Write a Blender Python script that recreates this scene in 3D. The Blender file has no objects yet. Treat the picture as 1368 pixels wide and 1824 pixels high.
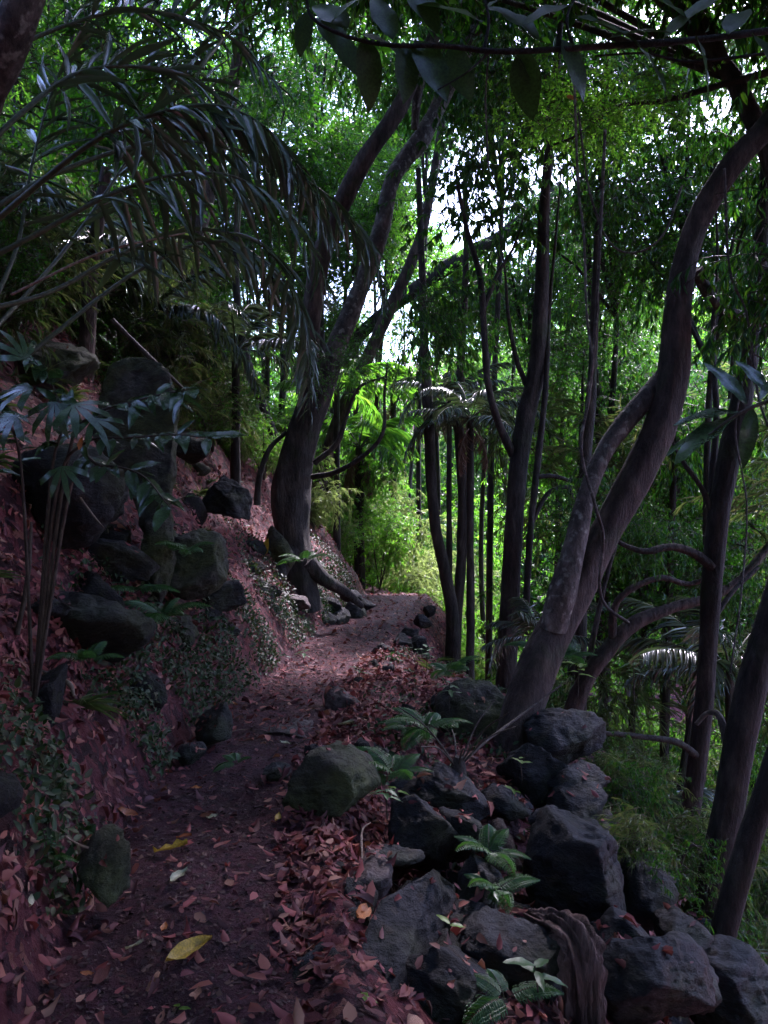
import bpy, bmesh, math, random
import numpy as np
from mathutils import Vector, Matrix, Euler

random.seed(11)
R = math.radians
SC = bpy.context.scene
COL = SC.collection

# ------------------------------------------------------------------ camera
CAM_H = 1.55
cam_d = bpy.data.cameras.new('camera')
cam = bpy.data.objects.new('camera', cam_d)
COL.objects.link(cam)
cam.location = (0, 0, CAM_H)
cam.rotation_euler = (R(90), 0, 0)
cam_d.sensor_fit = 'VERTICAL'
cam_d.sensor_height = 36.0
cam_d.lens = 27.2
cam_d.clip_start = 0.05
cam_d.clip_end = 600
SC.camera = cam

# ------------------------------------------------------------------ sky, sun, exposure
SUN_EL, SUN_AZ = R(47), R(27)          # ahead of the camera, a little to the right, high
world = bpy.data.worlds.new('World')
SC.world = world
world.use_nodes = True
wn = world.node_tree.nodes
wl = world.node_tree.links
bg = wn['Background']
sky = wn.new('ShaderNodeTexSky')
sky.sky_type = 'NISHITA'
sky.sun_disc = False
sky.sun_elevation = SUN_EL
sky.sun_rotation = SUN_AZ
sky.air_density = 1.0
sky.dust_density = 1.0
sky.ozone_density = 1.5
wl.new(sky.outputs[0], bg.inputs[0])
bg.inputs[1].default_value = 0.15

sun_d = bpy.data.lights.new('sun', 'SUN')
sun = bpy.data.objects.new('sun', sun_d)
COL.objects.link(sun)
sun_d.energy = 2.8
sun_d.angle = R(8)
sun_d.color = (1.0, 0.96, 0.9)
S = Vector((math.sin(SUN_AZ) * math.cos(SUN_EL), math.cos(SUN_AZ) * math.cos(SUN_EL), math.sin(SUN_EL)))
sun.rotation_euler = S.to_track_quat('Z', 'Y').to_euler()
sun.location = (0, 0, 40)

vs = SC.view_settings
vs.view_transform = 'Standard'
vs.look = 'None'
vs.gamma = 1.0
vs.exposure = 3.4
vs.use_white_balance = True
vs.white_balance_temperature = 5900
vs.white_balance_tint = 33
vs.use_curve_mapping = False
SC.render.engine = 'CYCLES'
cy = SC.cycles
cy.max_bounces = 6
cy.diffuse_bounces = 3
cy.glossy_bounces = 2
cy.transmission_bounces = 5
cy.use_denoising = True
cy.sample_clamp_indirect = 6.0

# ------------------------------------------------------------------ numpy helpers
def hash3(ix, iy, iz, seed):
    h = (ix.astype(np.int64) * 374761393 + iy.astype(np.int64) * 668265263 + iz.astype(np.int64) * 2147483647 + seed * 974711) & 0xffffffff
    h = ((h ^ (h >> 13)) * 1274126177) & 0xffffffff
    h = (h ^ (h >> 16)) & 0xffffffff
    return h / 4294967295.0

def vnoise(P, scale=1.0, seed=0):
    """value noise in -1..1 at points P (N,3)"""
    Q = np.asarray(P, float) * scale
    I = np.floor(Q)
    f = Q - I
    f = f * f * (3 - 2 * f)
    I = I.astype(np.int64)
    out = 0
    for dx in (0, 1):
        wx = f[:, 0] if dx else 1 - f[:, 0]
        for dy in (0, 1):
            wy = f[:, 1] if dy else 1 - f[:, 1]
            for dz in (0, 1):
                wz = f[:, 2] if dz else 1 - f[:, 2]
                out = out + wx * wy * wz * hash3(I[:, 0] + dx, I[:, 1] + dy, I[:, 2] + dz, seed)
    return out * 2 - 1

def fbm(P, scale, octaves, seed=0):
    a, s, tot = 1.0, scale, 0
    for k in range(octaves):
        tot = tot + a * vnoise(P, s, seed + k * 17)
        a *= 0.5
        s *= 2.03
    return tot

def build_mesh(name, parts, mats, smooth=True):
    """parts: list of (V (n,3), F (m,k) int, material index)."""
    vo, Vs, loops, starts, totals, mi = 0, [], [], [], [], []
    lo = 0
    for V, F, m in parts:
        V = np.asarray(V, np.float32).reshape(-1, 3)
        F = np.asarray(F, np.int32)
        if F.size == 0:
            continue
        k = F.shape[1]
        Vs.append(V)
        loops.append((F + vo).ravel())
        starts.append(lo + np.arange(len(F)) * k)
        totals.append(np.full(len(F), k))
        mi.append(np.full(len(F), m))
        vo += len(V)
        lo += F.size
    V = np.concatenate(Vs); L = np.concatenate(loops).astype(np.int32)
    st = np.concatenate(starts).astype(np.int32); to = np.concatenate(totals).astype(np.int32)
    me = bpy.data.meshes.new(name)
    me.vertices.add(len(V)); me.vertices.foreach_set('co', V.ravel())
    me.loops.add(len(L)); me.loops.foreach_set('vertex_index', L)
    me.polygons.add(len(st)); me.polygons.foreach_set('loop_start', st)
    me.polygons.foreach_set('loop_total', to)
    me.polygons.foreach_set('material_index', np.concatenate(mi).astype(np.int32))
    me.polygons.foreach_set('use_smooth', np.full(len(st), smooth))
    me.update(calc_edges=True)
    for m in mats:
        me.materials.append(m)
    return me

def link(name, data, parent=None, loc=None, matrix=None):
    o = bpy.data.objects.new(name, data)
    COL.objects.link(o)
    if parent is not None:
        o.parent = parent
    if matrix is not None:
        o.matrix_basis = matrix
    elif loc is not None:
        o.location = loc
    return o

def tag(o, label=None, cat=None, group=None, kind=None):
    if label: o['label'] = label
    if cat: o['category'] = cat
    if group: o['group'] = group
    if kind: o['kind'] = kind
    return o

def empty(name, loc, label=None, cat=None, group=None):
    o = link(name, None, loc=loc)
    o.empty_display_size = 0.2
    return tag(o, label, cat, group)

F_PX = 1378.0
def pt(px, py, D):
    """a point of the place: D metres ahead, at the bearing of photograph pixel (px, py)"""
    return Vector(((px - 684) * D / F_PX, D, CAM_H - (py - 912) * D / F_PX))

def unit(a):
    return a / np.maximum(np.linalg.norm(a, axis=-1, keepdims=True), 1e-9)

# ------------------------------------------------------------------ leaf templates
def leaf_template(stations, fold=0.10, droop=0.14):
    """stations: list of (y, half width) between base and tip"""
    V = [(0, 0, 0)]
    for y, w in stations:
        z = -droop * y * y
        V += [(-w, y, z + fold * w * 2), (0, y + 0.02, z), (w, y, z + fold * w * 2)]
    V.append((0, 1, -droop))
    T = [(0, 2, 1), (0, 3, 2)]
    n = len(stations)
    for k in range(n - 1):
        a = 1 + 3 * k; b = a + 3
        T += [(a, a + 1, b + 1), (a, b + 1, b), (a + 1, a + 2, b + 2), (a + 1, b + 2, b + 1)]
    a = 1 + 3 * (n - 1); tip = len(V) - 1
    T += [(a, a + 1, tip), (a + 1, a + 2, tip)]
    return np.array(V, float), np.array(T)

T4 = leaf_template([(0.4, 0.5)])
T8 = leaf_template([(0.25, 0.42), (0.62, 0.40)])
TNEAR = leaf_template([(0.1, 0.2), (0.25, 0.42), (0.45, 0.5), (0.65, 0.43), (0.85, 0.2)], 0.14, 0.25)
TBLADE = leaf_template([(0.15, 0.42), (0.5, 0.5), (0.8, 0.28)], 0.10, 0.35)

def leaves(pos, d, n, L, W, T, zs=None):
    V, F = T
    d = unit(d)
    x = unit(np.cross(d, n))
    nn = np.cross(x, d)
    N = len(pos)
    L = np.broadcast_to(np.asarray(L, float), (N,)); W = np.broadcast_to(np.asarray(W, float), (N,))
    zz = L if zs is None else L * zs
    P = (pos[:, None, :] + V[None, :, 0:1] * W[:, None, None] * x[:, None, :]
         + V[None, :, 1:2] * L[:, None, None] * d[:, None, :] + V[None, :, 2:3] * zz[:, None, None] * nn[:, None, :])
    FF = F[None, :, :] + (np.arange(N) * len(V))[:, None, None]
    return P.reshape(-1, 3), FF.reshape(-1, F.shape[1])

def catmull(pts, radii, seg):
    P = np.array([tuple(p) for p in pts], float)
    r = np.array(radii, float)
    if len(P) == 2:
        t = np.linspace(0, 1, seg + 1)[:, None]
        return P[0] + (P[1] - P[0]) * t, r[0] + (r[1] - r[0]) * t[:, 0]
    E = np.vstack([2 * P[0] - P[1], P, 2 * P[-1] - P[-2]])
    out, ro = [], []
    for i in range(len(P) - 1):
        p0, p1, p2, p3 = E[i:i + 4]
        for t in np.arange(seg) / seg:
            out.append(0.5 * (2 * p1 + (p2 - p0) * t + (2 * p0 - 5 * p1 + 4 * p2 - p3) * t * t + (3 * p1 - p0 - 3 * p2 + p3) * t ** 3))
            ro.append(r[i] + (r[i + 1] - r[i]) * t)
    out.append(P[-1]); ro.append(r[-1])
    return np.array(out), np.array(ro)

def tube(pts, radii, sides=10, seg=6, rough=0.0, seed=0, ridges=0, cap=True):
    P, r = catmull(pts, radii, seg)
    n = len(P)
    tan = unit(np.gradient(P, axis=0))
    ref = np.array([0.0, 1.0, 0.0]) if abs(tan[0][1]) < 0.9 else np.array([1.0, 0, 0])
    u = unit(np.cross(tan[0], ref)); U = [u]
    for i in range(1, n):
        u = U[-1] - tan[i] * np.dot(U[-1], tan[i])
        U.append(u / max(np.linalg.norm(u), 1e-9))
    U = np.array(U); W = np.cross(tan, U)
    a = np.linspace(0, 2 * math.pi, sides, endpoint=False)
    dirs = U[:, None, :] * np.cos(a)[None, :, None] + W[:, None, :] * np.sin(a)[None, :, None]
    rr = np.repeat(r[:, None], sides, 1)
    V = P[:, None, :] + dirs * rr[:, :, None]
    if rough:
        q = V.reshape(-1, 3)
        nz = fbm(q * np.array([1, 1, 0.35]), 1.2 / max(r.max(), .01) * 0.5, 3, seed).reshape(n, sides)
        rr = rr * (1 + rough * nz)
        if ridges:
            rr = rr * (1 + rough * 0.6 * np.sin(a * ridges + seed + 1.5 * np.sin(np.arange(n) * .35))[None, :] if False else 1 + rough * 0.6 * np.sin(a[None, :] * ridges + seed + 0.6 * np.sin(np.arange(n) * .3)[:, None]))
        V = P[:, None, :] + dirs * rr[:, :, None]
    V = V.reshape(-1, 3)
    i = np.arange(n - 1)[:, None] * sides
    j = np.arange(sides)[None, :]
    j2 = (j + 1) % sides
    F = np.stack([i + j, i + j2, i + sides + j2, i + sides + j], -1).reshape(-1, 4)
    parts = [(V, F, 0)]
    if cap:
        base = (n - 1) * sides
        c = np.vstack([V[base:], P[-1] + tan[-1] * r[-1] * 0.4])
        parts.append((c, np.array([(k, (k + 1) % sides, sides) for k in range(sides)]), 0))
        c2 = np.vstack([V[:sides], P[0]])
        parts.append((c2, np.array([((k + 1) % sides, k, sides) for k in range(sides)]), 0))
    return parts

# ------------------------------------------------------------------ materials
def new_mat(name):
    m = bpy.data.materials.new(name)
    m.use_nodes = True
    nt = m.node_tree
    nt.nodes.clear()
    out = nt.nodes.new('ShaderNodeOutputMaterial')
    return m, nt.nodes, nt.links, out

def ramp(nodes, stops):
    r = nodes.new('ShaderNodeValToRGB')
    e = r.color_ramp.elements
    while len(e) > 1:
        e.remove(e[-1])
    e[0].position = stops[0][0]; e[0].color = (*stops[0][1], 1)
    for p, c in stops[1:]:
        x = e.new(p); x.color = (*c, 1)
    return r

def leaf_mat(name, cols, trans, fac=0.4, rough=0.38, per_object=False, spots=False, spec=0.5):
    m, n, l, out = new_mat(name)
    if per_object:
        src = n.new('ShaderNodeObjectInfo').outputs['Random']
    else:
        src = n.new('ShaderNodeNewGeometry').outputs['Random Per Island']
    rp = ramp(n, [(i / max(1, len(cols) - 1), c) for i, c in enumerate(cols)])
    l.new(src, rp.inputs[0])
    col = rp.outputs[0]
    if spots:
        tc = n.new('ShaderNodeTexCoord')
        nz = n.new('ShaderNodeTexNoise'); nz.inputs['Scale'].default_value = 26; nz.inputs['Detail'].default_value = 4
        l.new(tc.outputs['Object'], nz.inputs['Vector'])
        mr = n.new('ShaderNodeMapRange'); mr.inputs[1].default_value = .35; mr.inputs[2].default_value = .7
        mr.inputs[3].default_value = .55; mr.inputs[4].default_value = 1.25
        l.new(nz.outputs[0], mr.inputs[0])
        mx = n.new('ShaderNodeMix'); mx.data_type = 'RGBA'; mx.blend_type = 'MULTIPLY'
        mx.inputs[0].default_value = 1
        l.new(col, mx.inputs[6]); l.new(mr.outputs[0], mx.inputs[7])
        col = mx.outputs[2]
    p = n.new('ShaderNodeBsdfPrincipled')
    p.inputs['Roughness'].default_value = rough
    p.inputs['Specular IOR Level'].default_value = spec
    l.new(col, p.inputs['Base Color'])
    if fac <= 0:
        l.new(p.outputs[0], out.inputs[0])
        return m
    t = n.new('ShaderNodeBsdfTranslucent')
    mt = n.new('ShaderNodeMix'); mt.data_type = 'RGBA'; mt.blend_type = 'MULTIPLY'
    mt.inputs[0].default_value = 1
    mt.inputs[7].default_value = (*trans, 1)
    l.new(col, mt.inputs[6])
    l.new(mt.outputs[2], t.inputs['Color'])
    mix = n.new('ShaderNodeMixShader'); mix.inputs[0].default_value = fac
    l.new(p.outputs[0], mix.inputs[1]); l.new(t.outputs[0], mix.inputs[2])
    l.new(mix.outputs[0], out.inputs[0])
    return m

M = {}
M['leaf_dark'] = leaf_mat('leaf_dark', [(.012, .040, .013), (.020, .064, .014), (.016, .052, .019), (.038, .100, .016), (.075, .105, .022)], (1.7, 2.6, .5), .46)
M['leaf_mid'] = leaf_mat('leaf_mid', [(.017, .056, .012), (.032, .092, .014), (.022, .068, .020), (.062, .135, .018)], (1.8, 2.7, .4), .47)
M['leaf_bright'] = leaf_mat('leaf_bright', [(.055, .13, .025), (.080, .17, .030), (.062, .145, .04), (.13, .20, .04)], (1.9, 2.6, .6), .58)  # yellow-green, made paler to stand in for light on the clearing
M['leaf_bamboo'] = leaf_mat('leaf_bamboo', [(.045, .085, .03), (.07, .11, .035), (.09, .115, .05), (.13, .125, .07)], (1.8, 2.0, .9), .4, .42)
M['leaf_palm'] = leaf_mat('leaf_palm', [(.050, .066, .056), (.075, .090, .080), (.06, .080, .045), (.10, .11, .10)], (1.3, 1.8, .7), .18, .26, spec=1.0)  # silvery sky reflections painted into the base colour as a grey tone
M['leaf_glossy'] = leaf_mat('leaf_glossy', [(.025, .055, .030), (.035, .075, .035), (.045, .08, .03)], (1.6, 2.0, .7), .2, .27, spots=True, spec=.8)
M['leaf_big'] = leaf_mat('leaf_big', [(.022, .04, .018), (.03, .055, .02), (.04, .06, .02)], (1.5, 1.9, .6), .3, .4, spots=True)
M['leaf_fern'] = leaf_mat('leaf_fern', [(.03, .085, .035), (.045, .11, .035), (.06, .13, .035)], (1.6, 2.0, .8), .35, .42)
M['leaf_ground'] = leaf_mat('leaf_ground', [(.010, .026, .010), (.018, .042, .014), (.022, .050, .016), (.038, .050, .018), (.05, .04, .02)], (1.5, 1.9, .8), .25, .5, spec=.25)
M['leaf_lime'] = leaf_mat('leaf_lime', [(.10, .20, .03), (.14, .24, .03)], (1.6, 1.8, .6), .45, .4)
DEAD = [(.12, .054, .052), (.080, .025, .030), (.25, .066, .062), (.14, .044, .048), (.36, .125, .090), (.060, .022, .032), (.30, .080, .076), (.11, .036, .048), (.22, .105, .080), (.42, .21, .145)]
M['dead_leaf'] = leaf_mat('dead_leaf', DEAD, (1.2, .9, .7), .15, .6, spec=.2)
M['dead_single'] = leaf_mat('dead_single', DEAD, (1.2, .9, .7), .12, .55, per_object=True, spots=True, spec=.2)
M['crumb'] = leaf_mat('crumb', [(.02, .011, .012), (.05, .026, .026), (.03, .015, .017), (.10, .05, .045), (.04, .02, .024), (.16, .09, .07)], (1, 1, 1), 0, .65, spec=.2)
M['yellow_leaf'] = leaf_mat('yellow_leaf', [(.48, .30, .03), (.55, .38, .05)], (1.1, 1, .6), .2, .45, per_object=True, spots=True)
M['orange_leaf'] = leaf_mat('orange_leaf', [(.45, .15, .03), (.40, .11, .03)], (1.1, 1, .6), .2, .45, per_object=True, spots=True)
M['pale_leaf'] = leaf_mat('pale_leaf', [(.32, .33, .20), (.38, .36, .24)], (1.1, 1, .6), .2, .45, per_object=True, spots=True)
M['dead_frond'] = leaf_mat('dead_frond', [(.16, .085, .065), (.24, .14, .10), (.12, .06, .05)], (1.1, 1, .8), .2, .6)

def surf_mat(name, c0, c1, c2, scale, stretch=(1, 1, 1), bump=.5, bscale=None, rough=.75, moss=None, moss_amt=.5, spec=.3, lichen=None):
    m, n, l, out = new_mat(name)
    tc = n.new('ShaderNodeTexCoord')
    mp = n.new('ShaderNodeMapping'); mp.inputs['Scale'].default_value = stretch
    oi = n.new('ShaderNodeObjectInfo')
    l.new(tc.outputs['Object'], mp.inputs['Vector'])
    mm = n.new('ShaderNodeMath'); mm.operation = 'MULTIPLY'; mm.inputs[1].default_value = 37.0
    l.new(oi.outputs['Random'], mm.inputs[0]); l.new(mm.outputs[0], mp.inputs['Location'])
    nz = n.new('ShaderNodeTexNoise'); nz.inputs['Scale'].default_value = scale; nz.inputs['Detail'].default_value = 8
    nz.inputs['Roughness'].default_value = .65
    l.new(mp.outputs[0], nz.inputs['Vector'])
    rp = ramp(n, [(.3, c0), (.5, c1), (.7, c2)])
    l.new(nz.outputs[0], rp.inputs[0])
    col = rp.outputs[0]
    nb = n.new('ShaderNodeTexNoise'); nb.inputs['Scale'].default_value = bscale or scale * 4; nb.inputs['Detail'].default_value = 10
    nb.inputs['Roughness'].default_value = .7
    l.new(mp.outputs[0], nb.inputs['Vector'])
    vo = n.new('ShaderNodeTexVoronoi'); vo.feature = 'DISTANCE_TO_EDGE'; vo.inputs['Scale'].default_value = scale * 1.5
    l.new(mp.outputs[0], vo.inputs['Vector'])
    if lichen:
        nl = n.new('ShaderNodeTexNoise'); nl.inputs['Scale'].default_value = scale * 2.2; nl.inputs['Detail'].default_value = 6
        l.new(tc.outputs['Object'], nl.inputs['Vector'])
        r2 = ramp(n, [(.56, (0, 0, 0)), (.66, (1, 1, 1))])
        l.new(nl.outputs[0], r2.inputs[0])
        mx = n.new('ShaderNodeMix'); mx.data_type = 'RGBA'
        mx.inputs[7].default_value = (*lichen, 1)
        l.new(r2.outputs[0], mx.inputs[0]); l.new(col, mx.inputs[6])
        col = mx.outputs[2]
    if moss:
        nm = n.new('ShaderNodeTexNoise'); nm.inputs['Scale'].default_value = 3.0; nm.inputs['Detail'].default_value = 7
        l.new(tc.outputs['Object'], nm.inputs['Vector'])
        r3 = ramp(n, [(max(0, .75 - moss_amt * .6), (0, 0, 0)), (min(1, .95 - moss_amt * .6), (1, 1, 1))])
        l.new(nm.outputs[0], r3.inputs[0])
        mx = n.new('ShaderNodeMix'); mx.data_type = 'RGBA'
        mx.inputs[7].default_value = (*moss, 1)
        l.new(r3.outputs[0], mx.inputs[0]); l.new(col, mx.inputs[6])
        col = mx.outputs[2]
    gr = n.new('ShaderNodeMapRange'); gr.inputs[1].default_value = .32; gr.inputs[2].default_value = .68
    gr.inputs[3].default_value = .35; gr.inputs[4].default_value = 1.6
    l.new(nb.outputs[0], gr.inputs[0])
    gm = n.new('ShaderNodeMix'); gm.data_type = 'RGBA'; gm.blend_type = 'MULTIPLY'; gm.inputs[0].default_value = 1
    l.new(col, gm.inputs[6]); l.new(gr.outputs[0], gm.inputs[7])
    col = gm.outputs[2]
    b = n.new('ShaderNodeBump'); b.inputs['Strength'].default_value = min(1, bump); b.inputs['Distance'].default_value = .06
    l.new(nb.outputs[0], b.inputs['Height'])
    p = n.new('ShaderNodeBsdfPrincipled')
    p.inputs['Roughness'].default_value = rough
    p.inputs['Specular IOR Level'].default_value = spec
    l.new(col, p.inputs['Base Color']); l.new(b.outputs[0], p.inputs['Normal'])
    l.new(p.outputs[0], out.inputs[0])
    return m

M['bark_brown'] = surf_mat('bark_brown', (.022, .014, .012), (.060, .040, .034), (.14, .10, .085), 6, (1, 1, .3), .9, 16, .8, moss=(.028, .036, .014), moss_amt=.35)
M['bark_dark'] = surf_mat('bark_dark', (.012, .010, .009), (.030, .024, .021), (.075, .060, .052), 7, (1, 1, .3), .8, 18, .8, moss=(.022, .03, .012), moss_amt=.3)
M['bark_grey'] = surf_mat('bark_grey', (.035, .026, .023), (.085, .064, .056), (.18, .145, .13), 7, (1, 1, .5), .8, 18, .75, lichen=(.22, .20, .17))
M['twig'] = surf_mat('twig', (.025, .018, .014), (.05, .036, .028), (.08, .06, .045), 12, (1, 1, .4), .4, 40, .6)
M['twig_pale'] = surf_mat('twig_pale', (.16, .10, .075), (.24, .16, .12), (.32, .23, .17), 12, (1, 1, .4), .4, 40, .6)
M['rachis'] = surf_mat('rachis', (.025, .03, .015), (.04, .045, .02), (.06, .06, .03), 8, (1, 1, 1), .2, 30, .45)
M['rock_blue'] = surf_mat('rock_blue', (.007, .0066, .008), (.018, .017, .021), (.052, .048, .058), 6.5, (1, 1, 1.6), .9, 14, .68, moss=(.028, .029, .014), moss_amt=.45, spec=.25, lichen=(.036, .024, .020))
M['rock_moss'] = surf_mat('rock_moss', (.020, .018, .015), (.044, .039, .033), (.085, .077, .065), 6, (1, 1, 1.3), .9, 14, .7, moss=(.045, .052, .018), moss_amt=.6)
M['rock_dark'] = surf_mat('rock_dark', (.006, .006, .007), (.014, .0135, .0155), (.038, .035, .040), 6, (1, 1, 1.6), .9, 13, .6, moss=(.024, .027, .012), moss_amt=.45, spec=.25, lichen=(.030, .020, .017))
M['rock_brown'] = surf_mat('rock_brown', (.045, .030, .028), (.085, .058, .054), (.13, .095, .09), 5, (1, 1, 1.4), .9, 16, .65, moss=(.04, .045, .02), moss_amt=.25)
M['dead_wood'] = surf_mat('dead_wood', (.035, .020, .018), (.15, .09, .08), (.34, .22, .19), 12, (1, 1, .12), 1.0, 26, .75)

def ground_mat():
    m, n, l, out = new_mat('forest_soil')
    tc = n.new('ShaderNodeTexCoord')
    nz = n.new('ShaderNodeTexNoise'); nz.inputs['Scale'].default_value = 1.7; nz.inputs['Detail'].default_value = 9; nz.inputs['Roughness'].default_value = .7
    l.new(tc.outputs['Object'], nz.inputs['Vector'])
    r1 = ramp(n, [(.3, (.026, .011, .016)), (.5, (.060, .023, .034)), (.72, (.12, .044, .060))])
    l.new(nz.outputs[0], r1.inputs[0])
    wp = n.new('ShaderNodeTexNoise'); wp.inputs['Scale'].default_value = 9; wp.inputs['Detail'].default_value = 3
    l.new(tc.outputs['Object'], wp.inputs['Vector'])
    wx = n.new('ShaderNodeMix'); wx.data_type = 'VECTOR'; wx.inputs[0].default_value = .12
    l.new(tc.outputs['Object'], wx.inputs[4]); l.new(wp.outputs['Color'], wx.inputs[5])
    vo = n.new('ShaderNodeTexVoronoi'); vo.inputs['Scale'].default_value = 19
    l.new(wx.outputs[1], vo.inputs['Vector'])
    sp = n.new('ShaderNodeSeparateColor'); l.new(vo.outputs['Color'], sp.inputs[0])
    r2 = ramp(n, [(0, (.032, .015, .017)), (.4, (.078, .024, .030)), (.7, (.16, .036, .042)), (.93, (.20, .060, .058)), (1, (.29, .12, .085))])
    l.new(sp.outputs[0], r2.inputs[0])
    mx = n.new('ShaderNodeMix'); mx.data_type = 'RGBA'
    at = n.new('ShaderNodeAttribute'); at.attribute_name = 'litter'
    l.new(at.outputs['Fac'], mx.inputs[0]); l.new(r1.outputs[0], mx.inputs[6]); l.new(r2.outputs[0], mx.inputs[7])
    nb = n.new('ShaderNodeTexNoise'); nb.inputs['Scale'].default_value = 22; nb.inputs['Detail'].default_value = 9; nb.inputs['Roughness'].default_value = .72
    l.new(tc.outputs['Object'], nb.inputs['Vector'])
    ad = n.new('ShaderNodeMath'); ad.operation = 'ADD'
    l.new(nb.outputs[0], ad.inputs[0])
    ml = n.new('ShaderNodeMath'); ml.operation = 'MULTIPLY'
    l.new(sp.outputs[1], ml.inputs[0]); l.new(at.outputs['Fac'], ml.inputs[1])
    l.new(ml.outputs[0], ad.inputs[1])
    b = n.new('ShaderNodeBump'); b.inputs['Strength'].default_value = 1.0; b.inputs['Distance'].default_value = .05
    l.new(ad.outputs[0], b.inputs['Height'])
    p = n.new('ShaderNodeBsdfPrincipled'); p.inputs['Roughness'].default_value = .62
    p.inputs['Specular IOR Level'].default_value = .18
    l.new(mx.outputs[2], p.inputs['Base Color']); l.new(b.outputs[0], p.inputs['Normal'])
    l.new(p.outputs[0], out.inputs[0])
    return m
M['soil'] = ground_mat()

# ------------------------------------------------------------------ terrain
_py = np.array([-20, 0, 2.3, 3.6, 5, 6.5, 9, 12, 14, 15.5, 17, 19, 22, 26, 32, 45, 200])
_px = np.array([-.2, -.45, -.65, -.84, -.90, -.73, -.5, -.08, .18, .15, -.2, -1.0, -2.6, -5, -9, -16, -80])
_pz = np.array([0, 0, 0, 0, 0, 0, 0, 0, .03, -.12, -.25, -.2, 0, .2, .3, .5, 2])
_hw = np.array([.5, .5, .44, .43, .43, .44, .45, .5, .52, .5, .45, .4, .4, .4, .4, .4, .4])
def path_x(y): return np.interp(y, _py, _px)
def path_z(y): return np.interp(y, _py, _pz)
def path_hw(y): return np.interp(y, _py, _hw)
L_D = [0, .06, .16, .45, .85, 1.3, 2.0, 3.2, 5, 9, 16, 30, 70, 200]
L_H = [0, .10, .34, .72, 1.25, 1.95, 2.75, 3.9, 5.2, 7.5, 11, 15, 20, 30]
R_D = [0, .12, .4, .8, 1.2, 1.55, 1.85, 2.3, 3.2, 5, 9, 15, 24, 40, 70, 200]
R_H = [0, .03, -.04, -.20, -.38, -.58, -1.05, -1.8, -2.8, -4.0, -5.8, -7.8, -8, -5, 1, 12]

def terrain(x, y, detail=True):
    x = np.asarray(x, float); y = np.asarray(y, float)
    c, hw = path_x(y), path_hw(y)
    dl = np.maximum(c - hw - x, 0); dr = np.maximum(x - c - hw, 0)
    dr = dr * (1 - .36 * np.clip((y - 4.0) / .8, 0, 1) * np.clip((8.2 - y) / 1.2, 0, 1) * np.clip((4 - dr) / 2, 0, 1))
    dr = dr + np.minimum(dr, .6) * 2.2 * np.clip((y - 8.5) / 3, 0, 1) * np.clip((22 - y) / 4, 0, 1)
    z = path_z(y) + np.interp(dl, L_D, L_H) + np.interp(dr, R_D, R_H)
    ss = lambda a, b_, v: (lambda q: q * q * (3 - 2 * q))(np.clip((v - a) / (b_ - a), 0, 1))
    z = z - .24 * ss(.12, .55, dr) * (1 - ss(3.8, 5.6, y)) * (1 - ss(2.5, 4, dr))
    z = z + np.clip(y - 36, 0, 45) * .5 * np.clip((x + 14) / 12, 0, 1)
    if detail:
        P = np.stack([x, y, np.zeros_like(x)], -1).reshape(-1, 3)
        off = np.clip(np.maximum(dl, dr) / .5, 0, 1)
        big = fbm(P, .55, 3, 5).reshape(x.shape) * .18 * np.clip(np.maximum(dl, dr) / 1.5, 0, 1)
        mid = fbm(P, 2.6, 3, 9).reshape(x.shape) * (.015 + .05 * off)
        lump = np.abs(vnoise(P, 2.1, 40)).reshape(x.shape) * .22 * np.clip(dl / .5, 0, 1)
        mid = mid + lump
        fine = fbm(P, 11, 2, 15).reshape(x.shape) * .012
        z = z + big + mid + fine
    return z

def tz(x, y): return float(terrain(np.array([x]), np.array([y]))[0])

def terrain_normal(x, y):
    e = .04
    gx = (terrain(x + e, y) - terrain(x - e, y)) / (2 * e)
    gy = (terrain(x, y + e) - terrain(x, y - e)) / (2 * e)
    return unit(np.stack([-gx, -gy, np.ones_like(gx)], -1))

def make_ground():
    u = np.concatenate([-np.geomspace(220, 4, 34), np.linspace(-3.9, 3.9, 170), np.geomspace(4, 220, 34)])
    v = np.concatenate([np.linspace(-30, 0, 22), np.linspace(.25, 8, 160), np.linspace(8.06, 24, 180), np.geomspace(24.3, 200, 60)])
    Uu, Vv = np.meshgrid(u, v)
    fall = np.clip(1 - np.abs(Uu) / 30, 0, 1)
    X = Uu + path_x(Vv) * fall
    Z = terrain(X, Vv)
    V = np.stack([X, Vv, Z], -1).reshape(-1, 3)
    nu, nv = len(u), len(v)
    i = np.arange(nv - 1)[:, None] * nu; j = np.arange(nu - 1)[None, :]
    F = np.stack([i + j, i + j + 1, i + nu + j + 1, i + nu + j], -1).reshape(-1, 4)
    me = build_mesh('ground', [(V, F, 0)], [M['soil']])
    c, hw = path_x(V[:, 1]), path_hw(V[:, 1])
    edge = np.clip((np.abs(V[:, 0] - c) - hw * .55) / .35, 0, 1)
    far = np.clip((V[:, 1] - 4.5) / 2.5, 0, 1)
    lit = np.clip(np.maximum(edge, far * .6), .2, 1)
    a = me.attributes.new('litter', 'FLOAT', 'POINT')
    a.data.foreach_set('value', lit.astype(np.float32))
    return tag(link('ground', me), kind='structure')
make_ground()

rng = np.random.default_rng(7)

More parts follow.
